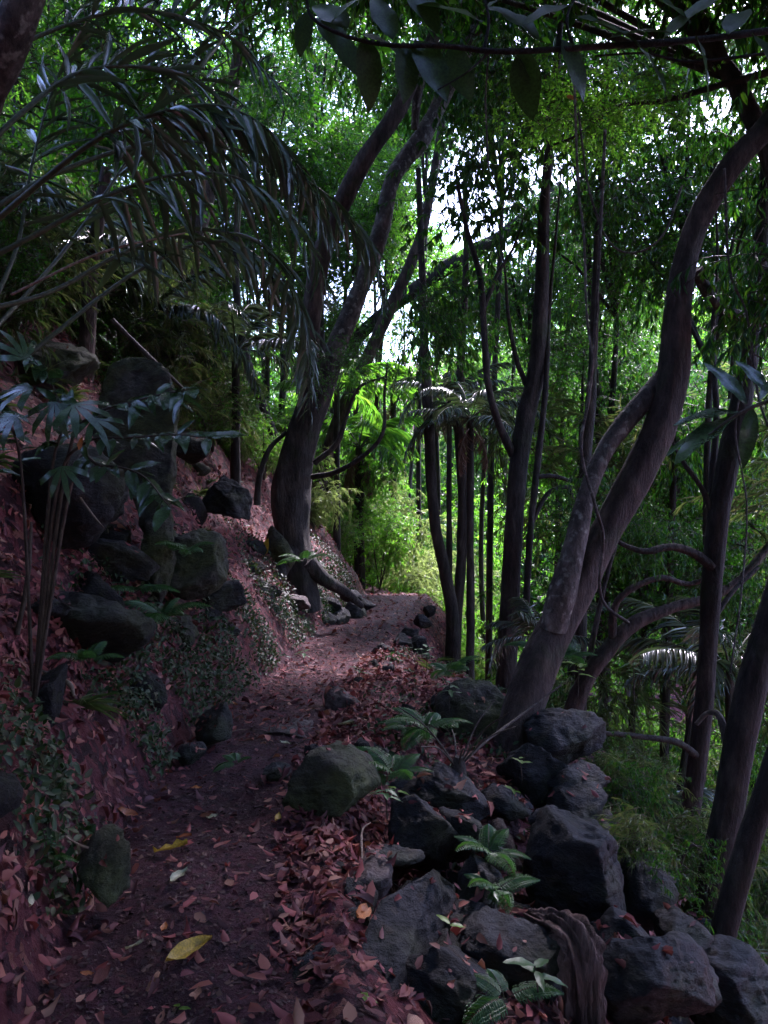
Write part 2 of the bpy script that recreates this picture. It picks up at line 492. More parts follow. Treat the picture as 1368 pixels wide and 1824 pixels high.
# ------------------------------------------------------------------ foliage clump meshes
def clump_mesh(name, seed, kind, mat):
    g = np.random.default_rng(seed)
    parts = []
    if kind == 'droop':        # hanging lance-shaped leaves in whorls at twig ends
        nt, per, Lf, Wf = 46, 17, (.11, .17), (.026, .038)
    elif kind == 'broad':
        nt, per, Lf, Wf = 50, 15, (.07, .12), (.032, .05)
    elif kind == 'bamboo':
        nt, per, Lf, Wf = 44, 17, (.15, .27), (.015, .024)
    elif kind == 'small':
        nt, per, Lf, Wf = 60, 18, (.045, .08), (.022, .034)
    pos, d, nn = [], [], []
    for k in range(nt):
        a = g.uniform(0, 2 * math.pi); ez = g.uniform(-.75, .9)
        dr = np.array([math.cos(a) * math.sqrt(1 - ez * ez), math.sin(a) * math.sqrt(1 - ez * ez), ez])
        p0 = g.normal(0, .28, 3)
        ln = g.uniform(.45, 1.0)
        sag = g.uniform(.1, .45)
        t = np.linspace(0, 1, 5)[:, None]
        pl = p0 + dr * t * ln * .8 + np.array([0, 0, -1]) * sag * t * t
        parts += [(v, f, 1) for v, f, _ in tube(pl[::2], [.008, .005, .002], 3, 2, cap=False)]
        tt = np.sort(g.uniform(.2, 1.0, per)) if kind != 'droop' else np.concatenate([g.uniform(.3, .9, per // 2), g.uniform(.88, 1.0, per - per // 2)])
        pp = p0 + dr * tt[:, None] * ln * .8 + np.array([0, 0, -1]) * sag * (tt * tt)[:, None]
        tg = dr * .8 + np.array([0, 0, -1.0]) * 2 * sag * tt[:, None]
        sd = unit(g.normal(0, 1, (per, 3)))
        if kind == 'droop':
            dd = tg * .35 + sd * .55 + np.array([0, 0, -.75])
        elif kind == 'bamboo':
            dd = tg * .9 + sd * .5 + np.array([0, 0, -.35])
        else:
            dd = tg * .6 + sd * .8 + np.array([0, 0, -.15])
        up = np.array([0, 0, 1.0]) + g.normal(0, .45, (per, 3))
        pos.append(pp); d.append(dd); nn.append(up)
    pos, d, nn = np.concatenate(pos), np.concatenate(d), np.concatenate(nn)
    N = len(pos)
    V, F = leaves(pos, d, nn, g.uniform(*Lf, N), g.uniform(*Wf, N) * 1.0, T8 if kind in ('droop', 'bamboo') else T4)
    parts.insert(0, (V, F, 0))
    return build_mesh(name, parts, [mat, M['twig']])

CL = {}
for kind, mat, n in (('droop', 'leaf_dark', 4), ('broad', 'leaf_mid', 3), ('bamboo', 'leaf_bamboo', 3), ('small', 'leaf_mid', 3)):
    CL[kind] = [clump_mesh('foliage', 100 + 10 * n + i + len(kind) * 7, kind, M[mat]) for i in range(n)]
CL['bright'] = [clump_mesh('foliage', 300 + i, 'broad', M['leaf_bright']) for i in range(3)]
M['leaf_pale'] = leaf_mat('leaf_pale', [(.12, .17, .07), (.17, .22, .10), (.14, .18, .09), (.22, .24, .13)], (1.8, 2.0, 1.0), .5, .42)  # pale bamboo green, lightened further to paint in the clearing's brightness
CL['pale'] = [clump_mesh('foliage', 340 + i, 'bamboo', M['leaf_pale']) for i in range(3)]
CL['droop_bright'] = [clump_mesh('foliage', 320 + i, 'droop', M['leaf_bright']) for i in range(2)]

def clump(parent, loc, s, kind, name='foliage'):
    ax = Euler((random.uniform(-.5, .5), random.uniform(-.5, .5), random.uniform(0, 6.28)))
    if kind == 'droop':
        ax = Euler((random.uniform(-.25, .25), random.uniform(-.25, .25), random.uniform(0, 6.28)))
    sv = Vector((s * random.uniform(.85, 1.15), s * random.uniform(.85, 1.15), s * random.uniform(.8, 1.1)))
    return link(name, random.choice(CL[kind]), parent, matrix=Matrix.LocRotScale(Vector(loc), ax, sv))

def rel(p, base):
    return tuple(Vector(p) - Vector(base))

def add_tube(name, parent, base, pts, radii, mat, sides=10, seg=6, rough=.12, ridges=0):
    me = build_mesh(name, tube([rel(p, base) for p in pts], radii, sides, seg, rough, random.randint(0, 999), ridges), [mat])
    return link(name, me, parent)

# openings in the leaf roof: (end, end, radius at each end), slanting towards the light
GAPS = [((1.25, 13.5, 7.1), (5.4, 58, 25.5), .46, 2.4),
        ((1.75, 13, 7.5), (7.6, 55, 27.5), .10, .9),
        ((-3.0, 12.5, 9.1), (-12.5, 52, 33.0), .05, .3),
        ((3.0, 13, 7.4), (13, 56, 26.5), .10, .8),
        ((2.2, 13, 6.2), (9.5, 56, 20), .08, .7)]
def in_roof_gap(p, s):
    p = Vector(p)
    for a, c, r0, r1 in GAPS:
        a = Vector(a); d = Vector(c) - a
        t = (p - a).dot(d) / d.length_squared
        if -.02 < t < 1.3 and (a + d * t - p).length < r0 + (r1 - r0) * t + .62 * s:
            return True
    return False

def on_trail(p, s):
    """the walked space over the path and round the viewpoint stays free of leaves"""
    p = Vector(p)
    if p.y < 12 and p.z < 3.2 and abs(p.x - float(path_x(p.y))) < .6 + s:
        return True
    return (p - Vector((0, 0, 1.6))).length < 2.6 + s

def crown(parent, base, items):
    """items: list of (centre, scale, kind) in world space"""
    items = [q for q in items if not in_roof_gap(q[0], q[1]) and not on_trail(q[0], q[1])]
    if not items:
        return
    c = Vector((0, 0, 0))
    for p, _, _ in items:
        c += Vector(p)
    c /= len(items)
    e = link('crown', None, parent, loc=rel(c, base)); e.empty_display_size = .2
    for p, s, k in items:
        clump(e, rel(p, c), s, k)

# ------------------------------------------------------------------ rocks
_bm = bmesh.new()
bmesh.ops.create_icosphere(_bm, subdivisions=5, radius=1)
ICO_V = np.array([v.co[:] for v in _bm.verts]); ICO_F = np.array([[v.index for v in f.verts] for f in _bm.faces])
_bm.free()
_bm = bmesh.new()
bmesh.ops.create_icosphere(_bm, subdivisions=4, radius=1)
ICO4_V = np.array([v.co[:] for v in _bm.verts]); ICO4_F = np.array([[v.index for v in f.verts] for f in _bm.faces])
_bm.free()

def rock_mesh(seed, dims, cuts=11, mat='rock_blue', hi=False, soft=.0):
    """broken stone: a ball cut by planes, stepped along its bedding and roughened"""
    g = np.random.default_rng(seed)
    V0, F = (ICO_V, ICO_F) if hi else (ICO4_V, ICO4_F)
    n1 = max(7, int(cuts * .8))
    N = unit(g.normal(0, 1, (n1, 3)))
    dd = g.uniform(.45, .9, n1)
    dots = V0 @ N.T
    dots = dots + .05 * np.stack([vnoise(V0 * 1.6 + 9 * i, 1.5, seed + i) for i in range(n1)], 1)
    r = np.where(dots > .05, dd[None, :] / np.maximum(dots, .05), 9.0)
    rr = np.minimum(r.min(1), 1.15)
    P = V0 * rr[:, None]
    P = P / np.abs(P).max(0)
    D = np.array(dims)
    m = D.mean()
    W = P * D
    # stepped bedding planes, tilted
    ax = unit(np.array([[g.normal(0, .35), g.normal(0, .35), 1.0]]))[0]
    h = (W @ ax) / m * 5.5 + .8 * vnoise(W, 1.3 / m, seed + 5)
    step = (h - np.floor(h)); step = np.clip((step - .8) / .2, 0, 1)
    off = fbm(W + seed * 3.1, 1.6 / m, 5, seed) * .075 * m - step * .05 * m
    off = off + (.35 - np.abs(vnoise(W + seed, 3.2 / m, seed + 3))) * .07 * m
    off = off + fbm(W, 9 / m, 3, seed + 31) * .022 * m
    W = W + unit(P / D) * off[:, None]
    return build_mesh('rock', [(W, F, 0)], [M[mat]])

def rock(label, px, py, w, h, D, mat='rock_blue', depth=None, rot=(0, 0, 0), seed=None, cuts=16, hi=False, name='rock', cat='rock', group=None, soft=.12):
    c = pt(px, py, D)
    hx, hz = w * D / F_PX / 2 * 1.12, h * D / F_PX / 2 * 1.12
    hy = depth if depth else (hx + hz) / 2
    seed = seed if seed is not None else (int(px) * 7 + int(py) * 3) % 9999
    c = c + Vector((0, hy * .6, -hz * .06))
    o = link(name, rock_mesh(seed, (hx, hy, hz), cuts, mat, hi, soft), matrix=Matrix.LocRotScale(c, Euler(tuple(R(a) for a in rot)), Vector((1, 1, 1))))
    return tag(o, label, cat, group)

# left bank
rock('narrow mossy rock wedge hanging below the tall slab', 268, 985, 72, 180, 5.7, 'rock_moss', .18, (0, 10, 0), 22, 10, True)
rock('large boulder blackened to stand in for the shaded hollow behind the glossy shrub', 90, 870, 250, 190, 4.9, 'rock_dark', .6, (0, 0, 0), 23, 14, True)  # black stone painted in for the shade of the overhang cavity
rock('mossy rock face above the glossy shrub at the left', 70, 640, 150, 110, 6.6, 'rock_moss', .5, (0, 0, 0), 24, 14, True)
rock('smooth dark boulder on the leaf-covered slope left of the big tree', 405, 888, 100, 80, 8.0, 'rock_dark', .3, (0, 12, 0), 25, 18, True)
rock('black rounded rock at the top of the leafy slope', 335, 795, 75, 65, 8.3, 'rock_dark', .25, (0, 0, 0), 26)
rock('bluish squared block below the tall mossy slab', 175, 1003, 160, 85, 5.4, 'rock_blue', .3, (0, 4, 0), 27, 12, True)
rock('green mossy block beside the hanging wedge of rock', 330, 1000, 115, 120, 6.0, 'rock_moss', .28, (0, -5, 0), 28, 11, True)
rock('large dark flat-topped rock at the foot of the left bank', 110, 1120, 260, 150, 4.3, 'rock_dark', .35, (6, -4, 0), 29, 13, True)
rock('flat brown stone below the big tree roots', 527, 1076, 66, 40, 9.2, 'rock_brown', .22, (0, 6, 0), 30)
rock('upright grey-green stone leaning against the big tree base', 497, 985, 44, 95, 9.6, 'rock_moss', .12, (0, -12, 0), 31)
rock('low dark rock at the left edge of the path', 378, 1303, 78, 76, 5.0, 'rock_dark', .2, (0, 0, 0), 32)
rock('small dark rock beside the low rock at the path edge', 338, 1348, 48, 44, 4.7, 'rock_dark', .12, (0, 0, 20), 33)
rock('thin slab leaning on the left bank near the camera', 68, 1385, 44, 130, 3.2, 'rock_moss', .14, (0, -18, 0), 34, 12)
rock('grey rock at the left picture edge among dead leaves', 14, 1440, 90, 80, 3.0, 'rock_blue', .16, (0, 0, 0), 35)
rock('mossy hump of rock at the bottom of the left bank', 175, 1570, 110, 130, 2.9, 'rock_moss', .16, (0, 8, 0), 36)
rock('rounded dark stone half buried above the fern on the left bank', 395, 1060, 90, 60, 6.6, 'rock_dark', .2, (0, 0, 0), 37)
rock('brownish stone under the big tree roots beside the path bend', 450, 1050, 70, 55, 8.6, 'rock_brown', .2, (0, 0, 0), 38)
for i, (a, b, w, h, D, s) in enumerate([(560, 1112, 70, 42, 10.4, 41), (605, 1100, 56, 40, 10.8, 42), (636, 1092, 40, 40, 11.2, 43), (585, 1078, 60, 34, 10.9, 44), (625, 1066, 44, 26, 11.4, 45), (540, 1140, 60, 40, 9.8, 46), (648, 1078, 26, 24, 11.9, 47)]):
    rock('dark stone in the low wall at the path bend below the big tree', a, b, w, h, D, 'rock_dark', .18, (0, 0, i * 40), s, group='stones of the low wall at the path bend')
# right side
rock('green-brown boulder at the right edge of the path', 578, 1415, 180, 130, 3.9, 'rock_moss', .26, (4, 6, 10), 51, 12, True)
rock('small grey rock behind the green-brown boulder', 562, 1352, 66, 44, 4.3, 'rock_blue', .12, (0, 0, 0), 52)
rock('brown rounded stone beside the far path edge', 610, 1256, 66, 62, 6.0, 'rock_brown', .16, (0, 0, 0), 53)
rock('flat purple-grey slab sunk into the path', 510, 1306, 120, 24, 5.4, 'rock_brown', .2, (0, 0, 0), 54, 14)
rock('purple flat-topped rock beside the fern', 800, 1428, 150, 80, 4.2, 'rock_blue', .24, (0, 10, -15), 55, 12, True)
rock('grey rounded boulder in front of the purple flat-topped rock', 760, 1495, 120, 140, 3.8, 'rock_blue', .22, (0, 0, 0), 56, 14, True)
rock('dark rock wedged right of the grey rounded boulder', 825, 1500, 80, 100, 3.9, 'rock_dark', .2, (0, 0, 0), 57, 13)
def slab(label, outline, D, back, mat, seed):
    """flat broken slab: an outline with real thickness, subdivided and chipped"""
    bm = bmesh.new()
    f = [bm.verts.new(pt(x, y, D + dy)) for x, y, dy in outline]
    k = [bm.verts.new(v.co + Vector(back)) for v in f]
    bm.faces.new(f); bm.faces.new(k[::-1])
    n = len(f)
    for q in range(n):
        bm.faces.new((f[q], k[q], k[(q + 1) % n], f[(q + 1) % n]))
    bmesh.ops.recalc_face_normals(bm, faces=bm.faces)
    bmesh.ops.triangulate(bm, faces=bm.faces)
    for _ in range(4):
        bmesh.ops.subdivide_edges(bm, edges=bm.edges, cuts=1, use_grid_fill=True)
        bmesh.ops.triangulate(bm, faces=bm.faces)
        if len(bm.verts) > 6000:
            break
    bm.normal_update()
    co = np.array([v.co[:] for v in bm.verts]); no = np.array([v.normal[:] for v in bm.verts])
    co = co + no * ((fbm(co, 6, 5, seed) * .014 + (.3 - np.abs(vnoise(co, 14, seed + 2))) * .008) * D / 2.9)[:, None]
    fs = np.array([[v.index for v in q.verts] for q in bm.faces])
    bm.free()
    o0 = co.mean(0)
    return tag(link('rock', build_mesh('rock', [(co - o0, fs, 0)], [M[mat]]), loc=tuple(o0)), label, 'rock')
slab('tall moss-streaked rock slab standing on the left bank', [(196, 655, .1), (240, 632, .15), (292, 645, .1), (312, 705, .0), (308, 790, -.1), (302, 870, -.2), (286, 932, -.25), (256, 940, -.25), (236, 880, -.2), (206, 830, -.15), (168, 775, -.05), (176, 705, .05)], 6.0, (-.12, .5, -.05), 'rock_moss', 21)
slab('large pointed grey slab leaning beside the path', [(612, 1745, -.25), (640, 1690, -.1), (680, 1610, .1), (725, 1575, .2), (772, 1546, .3), (778, 1575, .25), (748, 1640, .1), (715, 1720, -.12), (690, 1790, -.3)], 2.9, (.10, .16, -.14), 'rock_blue', 58)
rock('dark stone below the pointed slab', 815, 1660, 130, 90, 3.15, 'rock_blue', .2, (0, 0, 0), 59, 13, True)
rock('green-stained stone between the pointed slab and the dead wood', 870, 1600, 90, 80, 3.4, 'rock_dark', .2, (0, 0, 0), 60, 13)
rock('wide dark boulder at the bottom of the picture', 815, 1795, 230, 150, 2.65, 'rock_blue', .24, (0, 8, 0), 61, 13, True)
rock('square dark ledge under the leaf pocket', 925, 1745, 200, 170, 2.95, 'rock_dark', .24, (0, 0, 5), 62, 10, True)
rock('big black boulder at the drop right of the path', 1055, 1575, 190, 230, 3.9, 'rock_dark', .32, (0, 14, 0), 63, 12, True)
rock('blue-grey stone behind the log below the leaning tree', 905, 1442, 100, 66, 4.6, 'rock_blue', .2, (0, 0, 0), 64, 13)
rock('tall grey rock below the leaning tree trunk', 965, 1415, 170, 170, 5.0, 'rock_dark', .22, (0, 0, 0), 65, 12, True)  # from here to the tree foot: dark stone, near-black to paint in shadow
rock('dark ledge jutting out over the drop', 1035, 1400, 120, 60, 4.9, 'rock_dark', .16, (0, -8, 0), 66, 10)
rock('black block under the jutting ledge', 1045, 1462, 110, 110, 4.7, 'rock_dark', .22, (0, 0, 0), 84, 11)
rock('dark rock at the foot of the leaning tree', 1010, 1335, 170, 120, 5.5, 'rock_dark', .3, (0, 0, 0), 67, 13, True)
rock('mossy flat rock left of the leaning tree', 862, 1285, 150, 120, 5.9, 'rock_moss', .3, (0, 10, 0), 68, 12, True)
rock('purple stone above the big black boulder', 985, 1465, 70, 44, 4.3, 'rock_blue', .14, (0, 0, 0), 69)
rock('dark block right of the dead wood', 1120, 1690, 130, 100, 3.5, 'rock_dark', .2, (0, 0, 0), 70, 11)
rock('large dark block at the bottom right corner', 1180, 1775, 220, 150, 3.2, 'rock_dark', .26, (0, 5, 0), 71, 11, True)
rock('black stone at the edge beside the thin trunk', 1225, 1672, 90, 70, 3.9, 'rock_dark', .2, (0, 0, 0), 72)
rock('broad black rock on the drop behind the dark block', 1150, 1610, 130, 120, 4.3, 'rock_dark', .3, (0, 10, 0), 85, 11)
rock('black rock at the bottom right edge under the sapling', 1320, 1800, 190, 150, 3.9, 'rock_dark', .3, (0, 0, 0), 86, 11, True)
rock('dark stone under the right edge trunks', 1240, 1770, 120, 120, 3.6, 'rock_dark', .26, (0, 6, 0), 87, 11)
rock('bluish flat stone on the path near the camera', 548, 1738, 100, 50, 2.62, 'rock_blue', .12, (0, -6, 20), 73, 10)
rock('small bluish stone at the bottom edge of the picture', 572, 1800, 80, 52, 2.5, 'rock_blue', .1, (0, 0, 0), 74, 10)
rock('thin dark flake of rock under an orange leaf', 690, 1530, 120, 30, 3.45, 'rock_dark', .12, (0, 4, 10), 75, 10)
rock('black flake of rock among dead leaves by the path', 600, 1560, 80, 24, 3.3, 'rock_dark', .1, (0, 0, -15), 76, 10)
rock('purple-grey stone behind the pointed slab', 655, 1572, 80, 60, 3.2, 'rock_brown', .12, (0, 0, 0), 77, 12)
rock('small blue stone left of the pointed slab', 622, 1640, 62, 46, 2.95, 'rock_blue', .1, (0, 0, 30), 78, 10)
rock('flat grey stone on the path left of the green-brown boulder', 490, 1378, 50, 22, 4.5, 'rock_blue', .1, (0, 0, 0), 79, 10)
rock('low dark stone at the bottom left of the path', 520, 1655, 80, 30, 2.9, 'rock_dark', .1, (0, 0, 0), 80, 10)
rock('small mossy stone behind the fern at the path edge', 660, 1345, 60, 44, 4.4, 'rock_dark', .12, (0, 0, 0), 81)
rock('black stone under the glossy seedling right of the path', 795, 1255, 60, 36, 6.2, 'rock_dark', .16, (0, 0, 0), 82)
rock('stone half hidden under the spleenwort fern', 880, 1545, 60, 60, 3.7, 'rock_dark', .14, (0, 0, 0), 83)
for i, (a, b, w, h, D, s) in enumerate([(690, 1168, 50, 40, 8.4, 91), (662, 1196, 46, 40, 7.6, 92), (640, 1224, 46, 36, 6.9, 93), (716, 1148, 44, 34, 9.2, 94), (735, 1128, 36, 28, 10, 95), (752, 1108, 34, 26, 11, 96), (764, 1090, 26, 22, 12.2, 97), (690, 1200, 44, 34, 7.4, 98), (745, 1150, 36, 30, 9.3, 99)]):
    rock('dark stone edging the far right side of the path', a, b, w, h, D, 'rock_dark', .14, (0, 0, i * 33), s, group='stones edging the far path')

EMBED = [rock_mesh(2000 + i, (1, .8, .75), 10, ('rock_dark', 'rock_blue', 'rock_moss')[i % 3]) for i in range(6)]
def embedded(n, yr, ur, sr, label, group):
    for i in range(n):
        y = random.uniform(*yr); u = random.uniform(*ur)
        x = path_x(y) + math.copysign(path_hw(y), u) + u
        s_ = random.uniform(*sr)
        o = link('rock', random.choice(EMBED), matrix=Matrix.LocRotScale(Vector((x, y, tz(x, y) + s_ * .1)), Euler((random.uniform(-.4, .4), random.uniform(-.4, .4), random.uniform(0, 6.28))), Vector((s_, s_ * random.uniform(.7, 1.1), s_ * random.uniform(.6, 1.1)))))
        tag(o, label, 'rock', group)
embedded(34, (2.6, 9.5), (-1.5, -.12), (.09, .24), 'dark angular rock embedded in the left bank', 'rocks embedded in the left bank')
embedded(34, (2.5, 9), (.15, 1.5), (.04, .11), 'small dark rock half sunk in the leafy right slope', 'small rocks on the right slope')
embedded(14, (3.2, 5.2), (1.7, 2.6), (.14, .26), 'black rock on the steep drop at the lower right', 'rocks on the steep drop')
embedded(22, (2.3, 5.5), (.45, 1.7), (.07, .17), 'dark rock in the jumble below the path edge', 'rock jumble below the path edge')

# ------------------------------------------------------------------ main trees
def px_tube(parent, base, name, spec, mat, sides=14, seg=8, rough=.10, ridges=0, thin=.92):
    """spec: list of (px, py, width px, D)"""
    pts = [pt(a, b, D) for a, b, w, D in spec]
    rad = [w * D / F_PX / 2 * thin for a, b, w, D in spec]
    if name == 'trunk':
        g = tz(pts[0].x, pts[0].y) - .12
        if pts[0].z > g + .05:
            pts.insert(0, Vector((pts[0].x - .02, pts[0].y, g))); rad.insert(0, rad[0] * 1.15)
    return add_tube(name, parent, base, pts, rad, mat, sides, seg, rough, ridges)

def scatter_items(centre, radii, n, s, kind, g=random):
    out = []
    while len(out) < n:
        p = [g.uniform(-1, 1) for _ in range(3)]
        if sum(q * q for q in p) > 1:
            continue
        out.append((Vector(centre) + Vector([p[i] * radii[i] for i in range(3)]), s * g.uniform(.75, 1.25), kind if isinstance(kind, str) else g.choice(kind)))
    return out

# big twin-stemmed tree left of the path
b = pt(522, 1040, 10)
t = empty('twin_stemmed_tree', b, 'big dark twin-stemmed tree rising from the left bank beside the path', 'tree')
px_tube(t, b, 'trunk', [(548, 1090, 92, 10), (536, 1030, 78, 10), (522, 960, 86, 10), (516, 900, 100, 10), (520, 850, 94, 10), (540, 760, 84, 10), (566, 690, 84, 10.05), (585, 640, 70, 10.1)], M['bark_dark'], 22, 10, .14, 5, .67)
px_tube(t, b, 'stem', [(560, 700, 62, 10.05), (552, 620, 56, 10), (560, 530, 56, 9.95), (585, 420, 52, 9.9), (640, 300, 50, 9.9), (700, 210, 46, 10), (752, 110, 38, 10.2), (790, 20, 32, 10.4), (830, -120, 26, 10.6), (860, -320, 16, 11)], M['bark_brown'], 16, 8, .14, 0, .64)
px_tube(t, b, 'stem', [(575, 690, 62, 10.1), (605, 600, 54, 10.2), (640, 520, 48, 10.3), (678, 410, 44, 10.4), (702, 315, 46, 10.5), (748, 250, 52, 10.6), (775, 200, 44, 10.7), (815, 120, 38, 10.8), (862, 20, 36, 11), (900, -140, 28, 11.4), (930, -330, 16, 12)], M['bark_grey'], 16, 8, .18, 0, .66)
px_tube(t, b, 'root', [(520, 980, 36, 9.8), (500, 1020, 30, 9.6), (488, 1060, 22, 9.4), (470, 1100, 12, 9.2)], M['bark_dark'], 10)
px_tube(t, b, 'root', [(545, 1000, 40, 9.9), (575, 1030, 30, 10), (615, 1055, 22, 10.2), (645, 1080, 10, 10.4)], M['bark_dark'], 10)
px_tube(t, b, 'branch', [(556, 850, 12, 9.9), (600, 840, 10, 9.7), (650, 810, 9, 9.5), (682, 770, 8, 9.4), (685, 700, 6, 9.4), (690, 650, 4, 9.4)], M['bark_dark'], 8)
px_tube(t, b, 'branch', [(560, 825, 12, 9.9), (600, 790, 10, 9.8), (618, 740, 8, 9.7), (640, 690, 6, 9.6), (690, 670, 4, 9.5)], M['bark_dark'], 8)
px_tube(t, b, 'branch', [(458, 900, 14, 9.8), (462, 850, 12, 9.8), (480, 800, 10, 9.9), (510, 770, 8, 10)], M['bark_dark'], 8)
px_tube(t, b, 'branch', [(760, 100, 22, 10.3), (745, 160, 20, 10.3), (738, 230, 14, 10.4)], M['bark_grey'], 8)
items = scatter_items(pt(760, -190, 11), (3.4, 2.6, 1.3), 44, 1.0, ('droop', 'broad')) + scatter_items(pt(640, 640, 9.2), (.7, .5, .5), 4, .5, 'small')
items += scatter_items(pt(400, -120, 10.5), (2.2, 2, 1.0), 14, .9, 'broad')
crown(t, b, items)

# leaning tree right of the path
b = pt(915, 1370, 5.8)
t = empty('leaning_tree', b, 'thick brown tree leaning right over the drop with a second slimmer stem', 'tree')
px_tube(t, b, 'trunk', [(885, 1440, 108, 5.7), (922, 1300, 84, 5.75), (960, 1180, 80, 5.85), (1012, 1080, 74, 5.95), (1068, 970, 66, 6), (1122, 870, 66, 6), (1172, 770, 66, 6), (1200, 660, 62, 6), (1210, 530, 50, 6), (1236, 410, 46, 6), (1300, 300, 48, 5.9), (1375, 215, 50, 5.8), (1500, 60, 46, 5.6), (1600, -180, 34, 5.6)], M['bark_brown'], 20, 9, .11, 4, .82)
px_tube(t, b, 'stem', [(985, 1120, 50, 5.85), (1003, 1050, 56, 5.8), (1020, 980, 46, 5.8), (1046, 880, 36, 5.85), (1085, 790, 34, 5.95), (1150, 710, 38, 6.05), (1190, 660, 34, 6.1)], M['bark_grey'], 14, 8, .10)
px_tube(t, b, 'branch', [(1240, 480, 26, 6.1), (1275, 540, 22, 6.2), (1340, 570, 18, 6.3), (1400, 580, 14, 6.4)], M['bark_grey'], 8)
crown(t, b, scatter_items(pt(1550, -100, 6.2), (1.6, 1.8, .9), 14, .8, 'droop'))

# forked slim tree
b = pt(905, 1230, 9)
t = empty('forked_tree', b, 'slim black forked tree standing behind the leaning tree', 'tree')
px_tube(t, b, 'trunk', [(900, 1260, 44, 9), (906, 1120, 38, 9), (912, 1000, 36, 9), (922, 850, 40, 9), (935, 750, 40, 9), (955, 660, 34, 9), (964, 520, 28, 9), (970, 370, 22, 9), (985, 200, 16, 9), (1000, 20, 10, 9)], M['bark_dark'], 14, 7)
px_tube(t, b, 'branch', [(914, 810, 20, 9), (893, 765, 16, 8.9), (872, 700, 14, 8.8), (864, 620, 13, 8.8), (856, 500, 12, 8.8), (832, 410, 10, 8.8), (815, 330, 7, 8.8)], M['bark_dark'], 8)
px_tube(t, b, 'stem', [(935, 1120, 14, 8.9), (944, 960, 13, 8.9), (958, 820, 13, 8.9), (972, 690, 11, 8.9), (978, 560, 8, 9), (990, 420, 5, 9), (1000, 300, 2, 9)], M['bark_dark'], 8)
px_tube(t, b, 'branch', [(948, 930, 9, 8.9), (975, 880, 9, 8.9), (1010, 868, 8, 8.9), (1020, 890, 6, 8.9)], M['bark_dark'], 8)
px_tube(t, b, 'branch', [(955, 850, 9, 8.9), (985, 848, 9, 8.9), (1020, 858, 7, 8.9)], M['bark_dark'], 8)
px_tube(t, b, 'branch', [(940, 690, 12, 9), (920, 640, 10, 9), (905, 560, 7, 9), (900, 490, 4.5, 9), (890, 420, 2, 9)], M['bark_dark'], 8)
px_tube(t, b, 'branch', [(858, 560, 10, 8.8), (885, 490, 8, 8.9), (915, 440, 5, 9), (935, 380, 2, 9)], M['bark_dark'], 8)
crown(t, b, scatter_items(pt(950, 250, 9.5), (1.4, 1.2, 1.3), 16, .75, 'droop') + scatter_items(pt(850, 560, 9.6), (.9, .6, .7), 7, .55, 'droop'))

# three slim trunks by the far path end
for spec, lab, cr in (
    ([(806, 1105, 26, 12), (795, 1030, 24, 12), (776, 940, 22, 12), (768, 850, 22, 12), (764, 760, 22, 12), (757, 640, 18, 12), (752, 480, 14, 12), (745, 300, 10, 12)], 'slim dark tree nearest the far end of the path', (760, 240)),
    ([(812, 1120, 22, 12.4), (822, 1000, 20, 12.4), (824, 880, 20, 12.4), (818, 760, 20, 12.4), (822, 620, 16, 12.4), (830, 470, 12, 12.4), (828, 320, 9, 12.4)], 'thin dark tree just right of the slim tree at the path end', (835, 300)),
):
    b = pt(*spec[0][:2], spec[0][3])
    t = empty('slim_tree', b, lab, 'tree')
    px_tube(t, b, 'trunk', spec, M['bark_dark'], 12, 7)
    crown(t, b, scatter_items(pt(cr[0], cr[1] - 110, 12.5), (1.2, 1.2, .9), 7, .7, 'droop'))

# thin-trunked trees on the drop at the right
b = pt(1212, 1625, 7)
t = empty('thin_tree', b, 'straight dark tree below the drop with side branches reaching left', 'tree')
px_tube(t, b, 'trunk', [(1208, 1650, 34, 7), (1226, 1480, 34, 7), (1244, 1340, 36, 7), (1258, 1200, 34, 7), (1268, 1050, 38, 7), (1280, 920, 40, 7), (1305, 790, 44, 7), (1330, 660, 36, 7), (1350, 500, 32, 7), (1362, 350, 26, 7), (1380, 150, 18, 7)], M['bark_dark'], 14, 7)
px_tube(t, b, 'branch', [(1268, 1010, 20, 6.95), (1235, 985, 17, 6.9), (1195, 974, 16, 6.85), (1150, 982, 12, 6.8), (1110, 970, 9, 6.8), (1070, 945, 6, 6.8)], M['bark_dark'], 9)
px_tube(t, b, 'branch', [(1240, 1345, 16, 6.95), (1205, 1322, 13, 6.8), (1140, 1312, 11, 6.7), (1080, 1306, 9, 6.6), (1035, 1308, 7, 6.5)], M['bark_dark'], 9)
px_tube(t, b, 'branch', [(1275, 930, 14, 7), (1250, 870, 11, 7), (1215, 820, 8, 7), (1190, 770, 5, 7)], M['bark_dark'], 8)
px_tube(t, b, 'branch', [(1262, 1120, 12, 7.1), (1300, 1060, 10, 7.2), (1350, 1010, 8, 7.3)], M['bark_dark'], 8)
px_tube(t, b, 'stem', [(1272, 960, 18, 7.1), (1270, 850, 15, 7.2), (1276, 740, 13, 7.2), (1270, 600, 10, 7.3), (1278, 450, 6, 7.3), (1270, 300, 3, 7.4)], M['bark_dark'], 8)
crown(t, b, scatter_items(pt(1390, 120, 7.6), (1.5, 1.5, 1.2), 12, .75, 'droop') + scatter_items(pt(1130, 940, 7.4), (.5, .4, .3), 3, .4, 'droop'))

